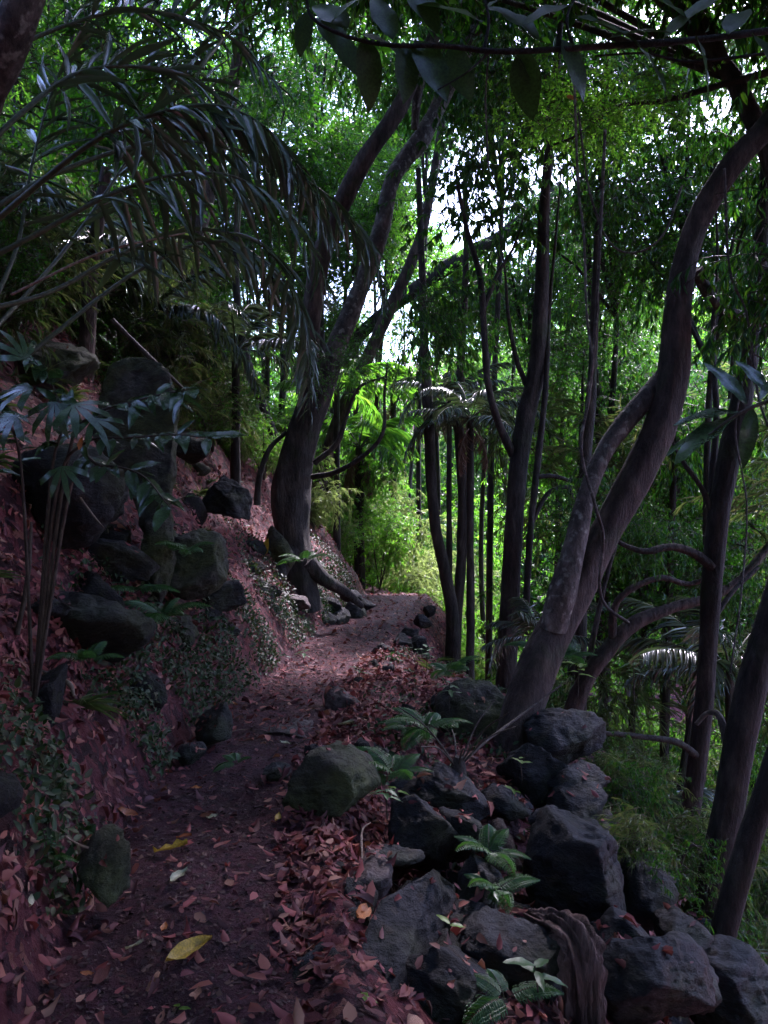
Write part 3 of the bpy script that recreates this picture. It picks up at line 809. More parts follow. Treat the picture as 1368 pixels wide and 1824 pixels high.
b = pt(1262, 1650, 5.2)
t = empty('thin_tree', b, 'dark tree at the right picture edge leaning slightly right', 'tree')
px_tube(t, b, 'trunk', [(1225, 1790, 70, 5.2), (1258, 1630, 62, 5.2), (1290, 1480, 56, 5.2), (1316, 1330, 58, 5.2), (1345, 1200, 60, 5.2), (1385, 1060, 54, 5.2), (1440, 850, 46, 5.2), (1480, 500, 34, 5.2)], M['bark_dark'], 14, 7)
px_tube(t, b, 'branch', [(1306, 1400, 18, 5.2), (1285, 1285, 14, 5.3), (1262, 1270, 10, 5.4), (1240, 1290, 8, 5.4)], M['bark_grey'], 8)
crown(t, b, scatter_items(pt(1520, 350, 5.6), (.9, 1, .8), 6, .7, 'droop'))

b = pt(1255, 1820, 4.4)
t = empty('thin_tree', b, 'dark sapling crossing in front of the tree at the right picture edge', 'tree')
px_tube(t, b, 'trunk', [(1222, 1900, 50, 4.4), (1262, 1760, 46, 4.4), (1296, 1630, 46, 4.4), (1330, 1510, 44, 4.4), (1372, 1380, 40, 4.4), (1440, 1150, 34, 4.4), (1520, 800, 26, 4.4)], M['bark_dark'], 14, 7)
crown(t, b, scatter_items(pt(1580, 600, 4.8), (.6, .6, .5), 4, .5, 'droop'))

b = pt(1010, 1300, 7.6)
t = empty('gnarled_tree', b, 'crooked dark tree with gnarled low branches spreading right behind the leaning tree', 'tree')
px_tube(t, b, 'trunk', [(985, 1420, 40, 7.6), (1030, 1240, 36, 7.6), (1080, 1160, 34, 7.6), (1130, 1110, 28, 7.6), (1200, 1082, 22, 7.6), (1270, 1062, 18, 7.6), (1330, 1020, 15, 7.6), (1400, 930, 11, 7.6)], M['bark_brown'], 12, 7, .16)
px_tube(t, b, 'branch', [(1090, 1150, 18, 7.6), (1100, 1070, 14, 7.5), (1170, 1030, 12, 7.5), (1230, 1040, 10, 7.5), (1290, 1010, 8, 7.4)], M['bark_brown'], 9, 6, .16)
px_tube(t, b, 'branch', [(1040, 1225, 14, 7.6), (1060, 1120, 11, 7.7), (1080, 1030, 9, 7.8), (1100, 960, 7, 7.9)], M['bark_brown'], 8)
crown(t, b, scatter_items(pt(1260, 1010, 8.2), (1.0, .5, .5), 6, .45, 'droop') + scatter_items(pt(1080, 900, 8.5), (.5, .4, .5), 4, .4, 'droop'))

# trunk at top left
b = pt(-150, 700, 4.6)
b.z = tz(b.x, b.y)
t = empty('corner_tree', b, 'smooth brown trunk crossing the top left corner', 'tree')
add_tube('trunk', t, b, [b, pt(-110, 420, 4.5), pt(-40, 200, 4.3), pt(8, 90, 4.1), pt(45, 0, 4), pt(100, -160, 4), pt(150, -400, 4.2)], [.13, .12, .105, .095, .09, .08, .06], M['bark_grey'], 14, 7)
crown(t, b, scatter_items(pt(60, -420, 5.0), (1.6, 1.6, .6), 9, .8, 'broad'))

# mid-distance trunks behind the palm, left
for spec, lab in (
    ([(262, 800, 40, 12), (305, 600, 40, 12), (322, 520, 38, 12), (345, 430, 36, 12), (372, 330, 34, 12), (410, 180, 28, 12), (440, 0, 20, 12)], 'brown trunk slanting behind the palm fronds at the left'),
    ([(150, 760, 32, 7.6), (156, 600, 30, 7.6), (160, 500, 30, 7.6), (170, 430, 26, 7.6), (190, 300, 20, 7.6)], 'short dark trunk under the arching palm fronds'),
    ([(548, 930, 30, 15), (600, 760, 28, 15), (640, 670, 26, 15), (690, 560, 24, 15), (735, 460, 22, 15), (762, 370, 18, 15), (790, 200, 14, 15)], 'slender dark stem slanting just right of the twin-stemmed tree'),
    ([(470, 900, 24, 19), (540, 760, 24, 19), (630, 610, 25, 19), (740, 515, 27, 19), (830, 455, 28, 19), (900, 415, 24, 19), (1000, 330, 20, 19)], 'bare grey bough slanting under the bright sky gap'),
    ([(1036, 1050, 22, 10.5), (1040, 860, 22, 10.5), (1052, 720, 20, 10.5), (1058, 600, 17, 10.5), (1064, 420, 14, 10.5), (1074, 250, 10, 10.5), (1085, 60, 5, 10.5)], 'thin dark trunk seen behind the slimmer leaning stem'),
    ([(520, 860, 18, 13), (440, 640, 16, 13), (420, 480, 14, 13), (430, 300, 10, 13)], 'thin stem rising through the bamboo left of the twin-stemmed tree'),
):
    b = pt(*spec[0][:2], spec[0][3])
    t = empty('background_tree', b, lab, 'tree', 'slanting trunks in the middle distance')
    px_tube(t, b, 'trunk', spec, M['bark_brown'] if spec[0][2] > 25 else M['bark_dark'], 12, 7)
    a, c2, _, D = spec[-1]
    crown(t, b, scatter_items(pt(a, c2 - 120, D + .4), (1.5, 1.3, 1.0), 8, .8, ('broad', 'droop')))

# ------------------------------------------------------------------ forest trees around and behind
def forest_tree(x, y, h, cr, n, kinds, s, label, group, trunk_r=.11, mat='bark_dark', low=.35):
    z0 = tz(x, y) - .15
    b = Vector((x, y, z0))
    t = empty('forest_tree', b, label, 'tree', group)
    lean = Vector((random.uniform(-.12, .12), random.uniform(-.12, .12), 0)) * h
    def axis(f):
        return b + Vector((0, 0, h * f)) + lean * f * f + Vector((math.sin(f * 5 + x) * .15, math.cos(f * 4 + y) * .15, 0)) * f
    add_tube('trunk', t, b, [axis(f) for f in (0, .2, .45, .7, .92)], [trunk_r * 1.25, trunk_r, trunk_r * .8, trunk_r * .55, trunk_r * .25], M[mat], 8, 4, .1)
    items = []
    for k in range(n):
        f = low + (1 - low) * ((k + random.random()) / n)
        w = cr * math.sin(math.pi * min(1, (f - low) / (1 - low) * .8 + .18)) ** .7
        a = random.uniform(0, 6.283)
        rr = w * math.sqrt(random.random())
        p = axis(f) + Vector((math.cos(a) * rr, math.sin(a) * rr, random.uniform(-.3, .3)))
        items.append((p, s * random.uniform(.75, 1.3), random.choice(kinds)))
        if k % 4 == 0:
            q = axis(max(.12, f - .12))
            add_tube('branch', t, b, [q, q.lerp(p, .5) + Vector((0, 0, .25)), p], [trunk_r * .35, trunk_r * .2, .01], M[mat], 5, 3, 0)
    crown(t, b, items)
    return t

def in_gap(x, y):
    """open ground: the clearing where the path turns, and the gap in the tall canopy beyond it"""
    return (-3.2 < x - (.02 * y) < 2.6 and 14.5 < y < 27)

ORD = 'first second third fourth fifth sixth seventh eighth ninth tenth eleventh twelfth thirteenth fourteenth fifteenth sixteenth seventeenth eighteenth nineteenth twentieth'.split()
def number_from_left(things, plural):
    """label alike things by their place along the view, counted from the left"""
    things = sorted(things, key=lambda o: o.location.x / o.location.y)
    n = len(things)
    for i, o in enumerate(things):
        if i < 20:
            o['label'] = f'{ORD[i]} from the left of the {plural}'
        else:
            o['label'] = f'{ORD[n - 1 - i]} from the right of the {plural}'

ZONES = [
    # name, label, x range, y range, count, height, crown r, clumps, kinds, clump scale, group
    ('hanging-leaved trees on the right slope', (3.2, 9.5), (9.5, 17), 7, (8, 11), 1.6, 18, ('droop', 'droop', 'small', 'bamboo'), .95, 'forest trees on the right slope', .18),
    ('dark tall trees in the ravine', (5.5, 15), (17, 30), 9, (12, 17), 2.2, 19, ('droop', 'broad', 'droop_bright', 'bright'), 1.25, 'forest trees in the ravine', .15),
    ('broad-leaved trees on the left hillside', (-10, -3.2), (11, 20), 7, (6, 9), 1.6, 14, ('broad', 'bright', 'small'), .95, 'forest trees on the left hillside', .2),
    ('pale green trees high behind the palms', (-17, -5), (20, 34), 11, (9, 13), 2.4, 20, ('broad', 'bright', 'bright'), 1.3, 'forest trees high on the hillside', .12),
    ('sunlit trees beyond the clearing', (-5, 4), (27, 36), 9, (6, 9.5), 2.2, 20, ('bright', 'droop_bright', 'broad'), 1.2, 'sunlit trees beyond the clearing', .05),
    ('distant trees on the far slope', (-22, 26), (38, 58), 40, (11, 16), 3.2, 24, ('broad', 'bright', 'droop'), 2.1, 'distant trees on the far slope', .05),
]
TREE_AT = []
def free(x, y, dmin):
    return all((x - a) ** 2 + (y - c) ** 2 > dmin * dmin for a, c in TREE_AT)
for lab, xr, yr, cnt, hr, cr, nc, kinds, s, grp, low in ZONES:
    k = tries = 0
    made = []
    while k < cnt and tries < 4000:
        tries += 1
        x, y = random.uniform(*xr), random.uniform(*yr)
        if in_gap(x, y) or not free(x, y, cr * .75):
            continue
        TREE_AT.append((x, y))
        h = random.uniform(*hr)
        made.append(forest_tree(x, y, h, cr * random.uniform(.85, 1.2), nc, kinds, s, lab, grp, .05 + h * .004, 'bark_dark', low))
        k += 1
    number_from_left(made, lab)

# trees whose crowns close the canopy overhead (their lowest boughs hang into the top of the picture)
for x, y, h, cr, n, low, lab in (
    (-4.6, 3.6, 9.5, 3.4, 40, .62, 'wide-crowned tree above the left bank whose boughs roof the path'),
    (3.6, 3.0, 12.5, 3.4, 40, .82, 'wide-crowned tree below the path whose boughs roof the rocks'),
    (-1.6, -2.2, 8.0, 3.6, 44, .5, 'wide-crowned tree behind the viewpoint'),
    (2.6, -2.6, 9.5, 3.4, 40, .5, 'tall tree below the path behind the viewpoint'),
    (-6.4, -.5, 9.5, 3.4, 34, .35, 'tree high on the bank beside the viewpoint'),
    (6.6, .2, 13, 3.4, 40, .3, 'tall tree in the ravine beside the viewpoint'),
    (6.8, 5.0, 15, 3.0, 34, .8, 'tall ravine tree right of the leaning trunk'),
    (-7.5, 5.5, 9.0, 3.0, 30, .5, 'broad tree on the bank far left of the palms'),
    (-4.4, 6.8, 10.5, 2.6, 26, .62, 'tall tree above the palms on the left bank'),
    (4.2, 6.6, 14.0, 2.4, 24, .8, 'tall tree on the right slope roofing the leaning trunk'),
    (-3.5, -6.5, 8.5, 3.6, 40, .1, 'bushy tree on the bank far behind the viewpoint'),
    (.6, -7.5, 7.5, 3.4, 40, .05, 'bushy tree over the path far behind the viewpoint'),
    (4.6, -6.5, 11, 3.6, 40, .15, 'bushy tree in the ravine behind the viewpoint'),
):
    TREE_AT.append((x, y))
    ahead = y > 1
    forest_tree(x, y, h, cr, int(n * (2.3 if ahead else 1.3)), ('droop', 'broad') if x > 0 else ('broad', 'small', 'droop'), 1.2 if ahead else 1.8, lab, 'canopy trees over the path', .14, 'bark_brown', low)

# trees added with trunks out of view, to block the sun over the near path
for bx, by, c, rad, n, lab in (
    (-3.7, 5.4, (-.2, 6.2, 7.6), (2.4, 2.6, .9), 26, 'added shade tree on the left bank bending over the path'),
    (3.9, 6.0, (.8, 9.0, 9.2), (3.0, 2.6, 1.0), 28, 'added shade tree on the right slope bending over the path'),
    (-2.9, 2.4, (-.4, 3.0, 6.6), (2.4, 2.4, .9), 22, 'added shade tree above the glossy shrub bending over the path'),
):
    b = Vector((bx, by, tz(bx, by) - .1)); c = Vector(c)
    t = empty('overhanging_tree', b, lab, 'tree', 'canopy trees over the path')
    top = Vector((bx + (c.x - bx) * .25, by + (c.y - by) * .3, b.z + (c.z - b.z) * .7))
    add_tube('trunk', t, b, [b, b.lerp(top, .5) - Vector(((c.x - bx) * .08, 0, 0)), top, c], [.13, .11, .085, .03], M['bark_brown'], 10, 6, .1)
    items = scatter_items(c, rad, n, 1.15, ('broad', 'droop'))
    for p, _, _ in items[:8]:
        add_tube('branch', t, b, [top, top.lerp(p, .5) + Vector((0, 0, .25)), p], [.04, .025, .01], M['bark_brown'], 5, 3, 0)
    crown(t, b, items)

# trees of the middle distance whose crowns fill the view between the near trunks
MID = [
    (300, 90, 16, 2.3, 'bright', 'light green tree crown behind the upper palm fronds'),
    (140, 230, 15, 2.2, 'bright', 'light green tree at the upper left behind the palms'),
    (60, 60, 13, 2.0, 'bright', 'bright leafy tree in the upper left corner'),
    (470, 240, 16, 2.0, 'broad', 'leafy tree left of the twin stems'),
    (560, 90, 17, 2.2, 'broad', 'leafy tree high behind the twin stems'),
    (620, 380, 18, 1.9, 'bright', 'light green tree seen between the twin stems'),
    (700, 250, 22, 2.0, 'broad', 'leafy tree right behind the twin stems'),
    (480, 450, 16, 1.7, 'small', 'fine-leaved tree left of the twin-stemmed trunk'),
    (300, 400, 14, 1.7, 'small', 'fine-leaved tree behind the slanting brown trunk'),
    (720, 520, 37, 3.2, 'bright', 'sunlit tree above the clearing'),
    (640, 190, 20, 2.0, 'broad', 'leafy tree seen through the fork of the twin stems'),
    (690, 400, 20, 1.5, 'broad', 'leafy tree just right of the twin stems'),
    (780, 520, 20, 1.6, 'droop_bright', 'yellow-green tree under the sky gap'),
    (760, 450, 25, 1.7, 'bright', 'light green tree behind the slanting bare bough'),
    (660, 300, 24, 1.8, 'bright', 'light green tree framed by the twin stems'),
    (440, 520, 20, 2.1, 'broad', 'leafy tree far behind the slanting brown trunk'),
    (520, 470, 24, 2.3, 'bright', 'light green tree in the distance left of the twin stems'),
    (1330, 330, 13, 1.8, 'droop', 'hanging-leaved tree at the right edge behind the bend of the leaning trunk'),
    (1010, 270, 17, 1.7, 'droop', 'hanging-leaved tree right of the sky gap'),
    (870, 490, 19, 1.3, 'droop', 'dark tree under the right end of the sky gap'),
    (930, 370, 19, 1.2, 'droop', 'dark tree bordering the sky gap on the right'),
    (760, 170, 19, 1.3, 'broad', 'leafy tree bordering the sky gap above'),
    (520, 330, 19, 1.8, 'bright', 'light green tree left of the twin stems, half hidden by palm tips'),
    (420, 130, 19, 2.0, 'bright', 'light green tree above the arching palm frond tip'),
    (600, 560, 19, 1.7, 'small', 'fine-leaved tree behind the twin-stemmed trunk'),
    (900, 120, 15, 1.9, 'droop', 'dark hanging-leaved tree above the sky gap'),
    (1040, 90, 13, 1.9, 'droop', 'dark hanging-leaved tree behind the top bough'),
    (1230, 120, 12, 1.9, 'broad', 'leafy tree at the upper right'),
    (1100, 330, 13, 1.9, 'droop', 'hanging-leaved tree between the forked and leaning trees'),
    (1290, 420, 11, 1.7, 'droop', 'hanging-leaved tree right of the leaning trunk'),
    (950, 470, 17, 1.5, 'droop', 'hanging-leaved tree below the sky gap'),
    (1080, 560, 16, 1.8, 'droop', 'hanging-leaved tree behind the looped liana'),
    (870, 590, 28, 2.5, 'droop_bright', 'yellow-green tree behind the slim trunks'),
    (1000, 740, 18, 1.8, 'droop_bright', 'yellow-green tree behind the forked tree'),
    (1200, 760, 14, 1.7, 'droop', 'leafy tree behind the leaning trunk'),
    (1320, 850, 15, 1.8, 'droop_bright', 'bright tree behind the straight dark tree'),
    (1150, 980, 13, 1.5, 'broad', 'leafy tree low in the ravine behind the gnarled branches'),
]
for px, py, D, r, kind, lab in MID:
    c = pt(px, py, D)
    bx, by = c.x + random.uniform(-.8, .8), c.y + random.uniform(.3, 1.2)
    b = Vector((bx, by, tz(bx, by) - .1))
    t = empty('midground_tree', b, lab, 'tree', 'trees of the middle distance')
    add_tube('trunk', t, b, [b, b.lerp(c, .4) + Vector((random.uniform(-.3, .3), 0, 0)), b.lerp(c, .75), c], [.075, .06, .05, .02], M['bark_dark'], 8, 5, .1)
    items = scatter_items(c, (r, r, r * .8), 21, .92, (kind, kind, 'broad' if kind != 'droop' else 'small'))
    for p, _, _ in items[:6]:
        q = b.lerp(c, .8)
        add_tube('branch', t, b, [q, q.lerp(p, .5) + Vector((0, 0, .2)), p], [.04, .025, .01], M['bark_dark'], 5, 3, 0)
    crown(t, b, items)

# ------------------------------------------------------------------ shrubs
def shrub(x, y, r, n, kinds, s, label, group, hgt=1.0):
    z0 = tz(x, y)
    b = Vector((x, y, z0))
    t = empty('shrub', b, label, 'shrub', group)
    items = scatter_items(b + Vector((0, 0, .35 * r + hgt * .5)), (r, r, .4 * r + hgt * .5), n, s, kinds)
    for p, _, _ in items[:4]:
        add_tube('stem', t, b, [b, b.lerp(p, .5) + Vector((0, 0, .15)), p], [.018, .012, .005], M['twig'], 4, 3, 0)
    crown(t, b, items)
    return t

SH = [
    ('bamboo-like shrubs on the right slope', (2.4, 7.5), (6.5, 13), 20, .8, 7, ('bamboo', 'droop', 'pale'), .55, 'shrubs on the right slope', .8),
    ('leafy shrubs deep in the ravine', (3.5, 13), (13, 24), 22, 1.1, 7, ('bamboo', 'droop', 'droop_bright'), .8, 'shrubs in the ravine', 1.3),
    ('thin-leaved bamboo clumps on the left bank', (-5.5, -2.3), (8.8, 14.5), 20, .8, 6, ('bamboo', 'small', 'bamboo'), .6, 'bamboo on the left bank', 1.0),
    ('pale green bushes around the clearing', (-4.5, 3.2), (17.0, 26), 36, .9, 8, ('bright', 'pale', 'droop_bright'), .7, 'bushes around the clearing', 1.2),
    ('leafy bushes on the left hillside', (-9, -3.8), (6, 12), 14, .9, 6, ('broad', 'bamboo', 'small'), .65, 'bushes on the far left hillside', .9),
    ('tall leafy bushes closing the clearing', (-4.2, 3.4), (23, 28.5), 20, 1.2, 16, ('bright', 'pale', 'droop_bright'), .9, 'tall bushes closing the clearing', 3.6),
    ('dark bamboo-like shrubs on the upper left bank', (-4.6, -2.5), (5.2, 9.5), 16, .7, 7, ('bamboo', 'small', 'bamboo'), .5, 'shrubs on the upper left bank', .7),
    ('low bamboo-like bushes on the slope behind the twin-stemmed tree', (-3.4, -1.0), (11.3, 17), 18, .5, 6, ('pale', 'bright', 'pale'), .42, 'low bushes behind the twin-stemmed tree', .5),
    ('distant bushes below the far slope', (-9, 10), (26, 40), 20, 2.0, 12, ('bright', 'pale', 'broad'), 1.4, 'distant bushes', 1.6),
]
for lab, xr, yr, cnt, r, n, kinds, s, grp, hg in SH:
    k = 0
    made = []
    while k < cnt:
        x, y = random.uniform(*xr), random.uniform(*yr)
        if abs(x - path_x(y)) < .9:
            continue
        made.append(shrub(x, y, r * random.uniform(.7, 1.2), n, kinds, s, lab, grp, hg * random.uniform(.6, 1.3)))
        k += 1
    number_from_left(made, lab)

made = []
for i in range(13):
    p = pt(596 + i * 16, 1000, 17.6 + (i * 7 % 5) * .9)
    made.append(shrub(p.x, p.y, .7, 13, ('bright', 'pale', 'droop_bright', 'pale'), .6, '', 'bushes where the path disappears', 1.6 + (i * 5 % 4) * .7))
number_from_left(made, 'pale bushes where the path disappears')

def far_wood():
    """the wooded far slope, a single mass of leaves"""
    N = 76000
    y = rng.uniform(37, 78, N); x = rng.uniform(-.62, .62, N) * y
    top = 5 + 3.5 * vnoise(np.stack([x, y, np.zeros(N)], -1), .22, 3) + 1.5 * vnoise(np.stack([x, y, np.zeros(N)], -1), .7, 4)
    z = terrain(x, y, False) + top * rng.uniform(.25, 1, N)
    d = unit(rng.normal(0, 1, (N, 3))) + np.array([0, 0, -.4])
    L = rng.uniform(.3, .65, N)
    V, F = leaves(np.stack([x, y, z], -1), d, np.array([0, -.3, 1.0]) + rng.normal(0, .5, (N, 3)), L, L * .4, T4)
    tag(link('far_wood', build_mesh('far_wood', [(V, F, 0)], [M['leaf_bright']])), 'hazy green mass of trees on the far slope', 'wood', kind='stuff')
far_wood()

made = [shrub(x, y, .26, 7, ('small', 'bamboo', 'droop'), .28, '', 'low shrubs on the shoulder of the drop', .25) for x, y in ((1.62, 4.6), (1.85, 5.0), (1.7, 5.5), (2.05, 5.6), (1.95, 4.5), (2.2, 5.1), (1.9, 6.1), (2.3, 6.2))]
number_from_left(made, 'low dark shrubs on the shoulder right of the rocks')

# ------------------------------------------------------------------ palms
def frond_parts(g, length, nl, ll, lw, arch, mats=(0, 1), spread=1.0):
    t = np.linspace(0, 1, 7)
    rp = np.stack([np.zeros(7), length * (t - .12 * t ** 3), length * arch * (t * .9 - 1.25 * t * t)], -1)
    parts = [(v, f, 1) for v, f, _ in tube(rp, np.linspace(.016, .003, 7) * (length / 1.6) ** .5, 5, 2, cap=False)]
    P, _ = catmull(rp, t, 8)
    s = np.linspace(.18, .99, nl)
    idx = s * (len(P) - 1); i0 = np.clip(idx.astype(int), 0, len(P) - 2); fr = (idx - i0)[:, None]
    pos = P[i0] * (1 - fr) + P[i0 + 1] * fr
    tg = unit(P[i0 + 1] - P[i0])
    for sd in (-1, 1):
        side = np.array([sd * spread, 0, 0])
        d = tg * .55 + side * (1 - .45 * s[:, None]) + np.array([0, 0, -.28]) + g.normal(0, .12, (nl, 3))
        nn = np.array([0, 0, 1.0]) + g.normal(0, .25, (nl, 3))
        L = ll * np.sin(np.clip(s * 2.6 + .35, 0, 3.0)) ** .6 * g.uniform(.85, 1.1, nl)
        V, F = leaves(pos, d, nn, np.maximum(L, ll * .3), lw * g.uniform(.85, 1.15, nl), TBLADE)
        parts.append((V, F, 0))
    return parts

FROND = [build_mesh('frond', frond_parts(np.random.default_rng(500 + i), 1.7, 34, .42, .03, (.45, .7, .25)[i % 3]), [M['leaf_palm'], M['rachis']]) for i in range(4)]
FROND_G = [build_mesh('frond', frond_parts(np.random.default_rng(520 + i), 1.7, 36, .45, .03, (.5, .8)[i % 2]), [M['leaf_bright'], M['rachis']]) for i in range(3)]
FROND_DEAD = [build_mesh('dead_frond', frond_parts(np.random.default_rng(540 + i), 1.4, 26, .35, .022, .35, spread=.35), [M['dead_frond'], M['twig_pale']]) for i in range(2)]

def palm(base, h, nf, size, label, group=None, meshes=FROND, dead=0, trunk_r=.08, tilt=(-.2, .75), lean=(0, 0)):
    b = Vector(base)
    t = empty('palm', b, label, 'palm', group)
    top = b + Vector((lean[0], lean[1], h))
    add_tube('trunk', t, b, [b, b.lerp(top, .5) + Vector((lean[0] * -.15, 0, 0)), top], [trunk_r * 1.2, trunk_r, trunk_r * .9], M['bark_dark'], 10, 6, .18)
    for k in range(nf):
        a = k * 2.399 + random.uniform(-.3, .3)
        el = tilt[1] + (tilt[0] - tilt[1]) * k / max(1, nf - 1) + random.uniform(-.12, .12)
        link('frond', random.choice(meshes), t, matrix=Matrix.LocRotScale(top - b, Euler((el, 0, a), 'XYZ'), Vector((1, 1, 1)) * size * random.uniform(.8, 1.15)))
    for k in range(dead):
        a = k * 2.1 + random.uniform(-.4, .4)
        link('dead_frond', random.choice(FROND_DEAD), t, matrix=Matrix.LocRotScale(top - b - Vector((0, 0, .1)), Euler((-1.15 + random.uniform(-.2, .2), 0, a), 'XYZ'), Vector((1, 1, 1)) * size * random.uniform(.6, .9)))

def palm_at(px, py_top, D, x_shift=0, **kw):
    p = pt(px, py_top, D)
    z0 = tz(p.x, p.y)
    palm((p.x, p.y, z0 - .1), max(.3, p.z - z0), **kw)

palm_at(838, 735, 11.6, nf=14, size=.75, label='shaggy palm with dark drooping fronds right of the path end', dead=5, trunk_r=.06)
palm_at(800, 690, 13.2, nf=12, size=.7, label='slim palm with yellowing hanging fronds behind the slim tree', dead=6, trunk_r=.05)
palm_at(640, 790, 17.5, nf=14, size=1.05, label='palm with a brown skirt of dead fronds at the clearing', meshes=FROND_G, dead=8, trunk_r=.11)
palm_at(700, 700, 20.5, nf=13, size=1.2, label='sunlit palm behind the clearing', meshes=FROND_G, dead=3, trunk_r=.1)
palm_at(600, 690, 14.5, nf=11, size=.8, label='light green palm just behind the twin-stemmed trunk', meshes=FROND_G, trunk_r=.06)
palm_at(1120, 1480, 7.8, nf=12, size=.6, label='low pale palm on the slope below the big black boulder', meshes=FROND, trunk_r=.05)
palm_at(250, 560, 9.2, nf=12, size=1.0, label='grey-green palm on the bank above the tall mossy slab', trunk_r=.07)
palm_at(420, 610, 10.6, nf=11, size=.9, label='feathery palm left of the twin-stemmed trunk', trunk_r=.06)
palm_at(60, 470, 8.2, nf=12, size=1.1, label='dark palm at the left edge above the glossy shrub', trunk_r=.08)
palm_at(960, 1120, 8.0, nf=9, size=.5, label='young palm at the foot of the forked tree', trunk_r=.03)
palm_at(1300, 1180, 9.5, nf=12, size=1.0, label='palm in the ravine behind the straight dark tree', trunk_r=.06)

# the near palm whose long fronds arch over the upper left; every leaflet its own piece
def leaflet_mesh(g):
    y = np.linspace(0, 1, 7)
    w = np.array([.12, .40, .5, .47, .38, .22, .03])
    V, F = [], []
    for k in range(7):
        z = -.18 * y[k] ** 2 + .01 * g.normal()
        V += [(-w[k], y[k], z + .045 * w[k] * 2), (0, y[k], z), (w[k], y[k], z + .045 * w[k] * 2)]
    for k in range(6):
        a = k * 3
        F += [(a, a + 1, a + 4, a + 3), (a + 1, a + 2, a + 5, a + 4)]
    V = np.array(V); V[:, 0] *= .10
    V[-3:, 1] += np.array([-.02, .03, -.05])
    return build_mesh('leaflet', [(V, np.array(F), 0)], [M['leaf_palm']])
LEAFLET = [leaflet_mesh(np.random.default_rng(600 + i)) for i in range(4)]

def basis(pos, d, n, s):
    d = Vector(d).normalized(); x = d.cross(Vector(n)).normalized(); nn = x.cross(d)
    m = Matrix((x, d, nn)).transposed().to_4x4()
    return Matrix.Translation(pos) @ m @ Matrix.Diagonal((s * random.uniform(.85, 1.15), s, s, 1))

def big_frond(parent, base, spec, nl, ll, droop, r0=.018, start=.30, wide=1.0, up=.0):
    pts = [pt(*q) for q in spec]
    o = add_tube('frond', parent, base, pts, list(np.linspace(r0, .004, len(pts))), M['rachis'], 7, 8, 0)
    P, _ = catmull(pts, [1] * len(pts), 10)
    for i in range(nl):
        s = start + (1 - start) * (i + .3 * random.random()) / nl
        k = s * (len(P) - 1); k0 = min(int(k), len(P) - 2)
        p = Vector(P[k0]).lerp(Vector(P[k0 + 1]), k - k0)
        tg = Vector(P[k0 + 1] - P[k0]).normalized()
        sd = tg.cross(Vector((0, 0, 1))).normalized()
        for sg in (-1, 1):
            if random.random() < .08:
                continue
            L = ll * (math.sin(min(3.0, s * 2.3 + .6)) ** .6) * random.uniform(.8, 1.15)
            d = tg * .5 + sd * sg * (.75 - .3 * s) + Vector((0, 0, random.gauss(-droop if sg > 0 else -droop + up, .25))) + Vector([random.gauss(0, .14) for _ in range(3)])
            nn = Vector((0, 0, 1)) + Vector([random.gauss(0, .35) for _ in range(3)])
            m = basis(p - Vector(base), d, nn, L)
            m = m @ Matrix.Diagonal((wide, 1, 1, 1))
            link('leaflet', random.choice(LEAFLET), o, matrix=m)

b = Vector((-3.1, 4.3, tz(-3.1, 4.3) - .05))
t = empty('arching_palm', b, 'near palm whose long glossy fronds arch over the upper left of the picture', 'palm')
add_tube('trunk', t, b, [b, b + Vector((.1, 0, .25)), b + Vector((.2, 0, .5))], [.12, .1, .08], M['bark_dark'], 10, 5, .2)
big_frond(t, b, [(-60, 440, 4.2), (60, 335, 4.15), (170, 250, 4.1), (270, 205, 4.1), (380, 188, 4.15), (470, 225, 4.2), (540, 310, 4.3), (590, 420, 4.4)], 46, .44, .75, wide=1.1, up=.5)
big_frond(t, b, [(-60, 480, 4.4), (60, 420, 4.5), (200, 345, 4.7), (320, 310, 4.9), (430, 320, 5.1), (530, 400, 5.3), (590, 520, 5.5)], 30, .46, .8, up=.3)
big_frond(t, b, [(-60, 300, 4.3), (40, 200, 4.5), (140, 130, 4.8), (250, 120, 5.0), (360, 150, 5.2), (440, 220, 5.4)], 28, .5, .5, up=1.3)
big_frond(t, b, [(-60, 560, 4.6), (90, 520, 5.0), (220, 450, 5.4), (340, 410, 5.8), (470, 440, 6.2), (540, 560, 6.5), (550, 700, 6.6)], 28, .5, .45)
big_frond(t, b, [(-80, 150, 5.0), (80, 60, 5.4), (240, 20, 5.8), (400, 60, 6.2), (500, 160, 6.4)], 26, .55, .4, up=1.2)
big_frond(t, b, [(-60, 400, 4.6), (120, 300, 5.0), (300, 252, 5.4), (450, 275, 5.8), (580, 345, 6.2), (655, 430, 6.5), (688, 530, 6.7)], 32, .5, .8, up=.2)
big_frond(t, b, [(40, 640, 5.6), (250, 480, 6.4), (400, 430, 6.8), (500, 500, 7.1), (545, 620, 7.3), (552, 740, 7.4)], 28, .5, .7, up=.2)
big_frond(t, b, [(-40, 600, 5.0), (30, 440, 5.6), (60, 280, 6.0), (110, 120, 6.3), (190, 10, 6.5)], 24, .55, .15)
big_frond(t, b, [(-40, 620, 5.0), (120, 440, 6.0), (230, 280, 6.5), (330, 120, 6.8), (420, 20, 7)], 24, .55, .3)

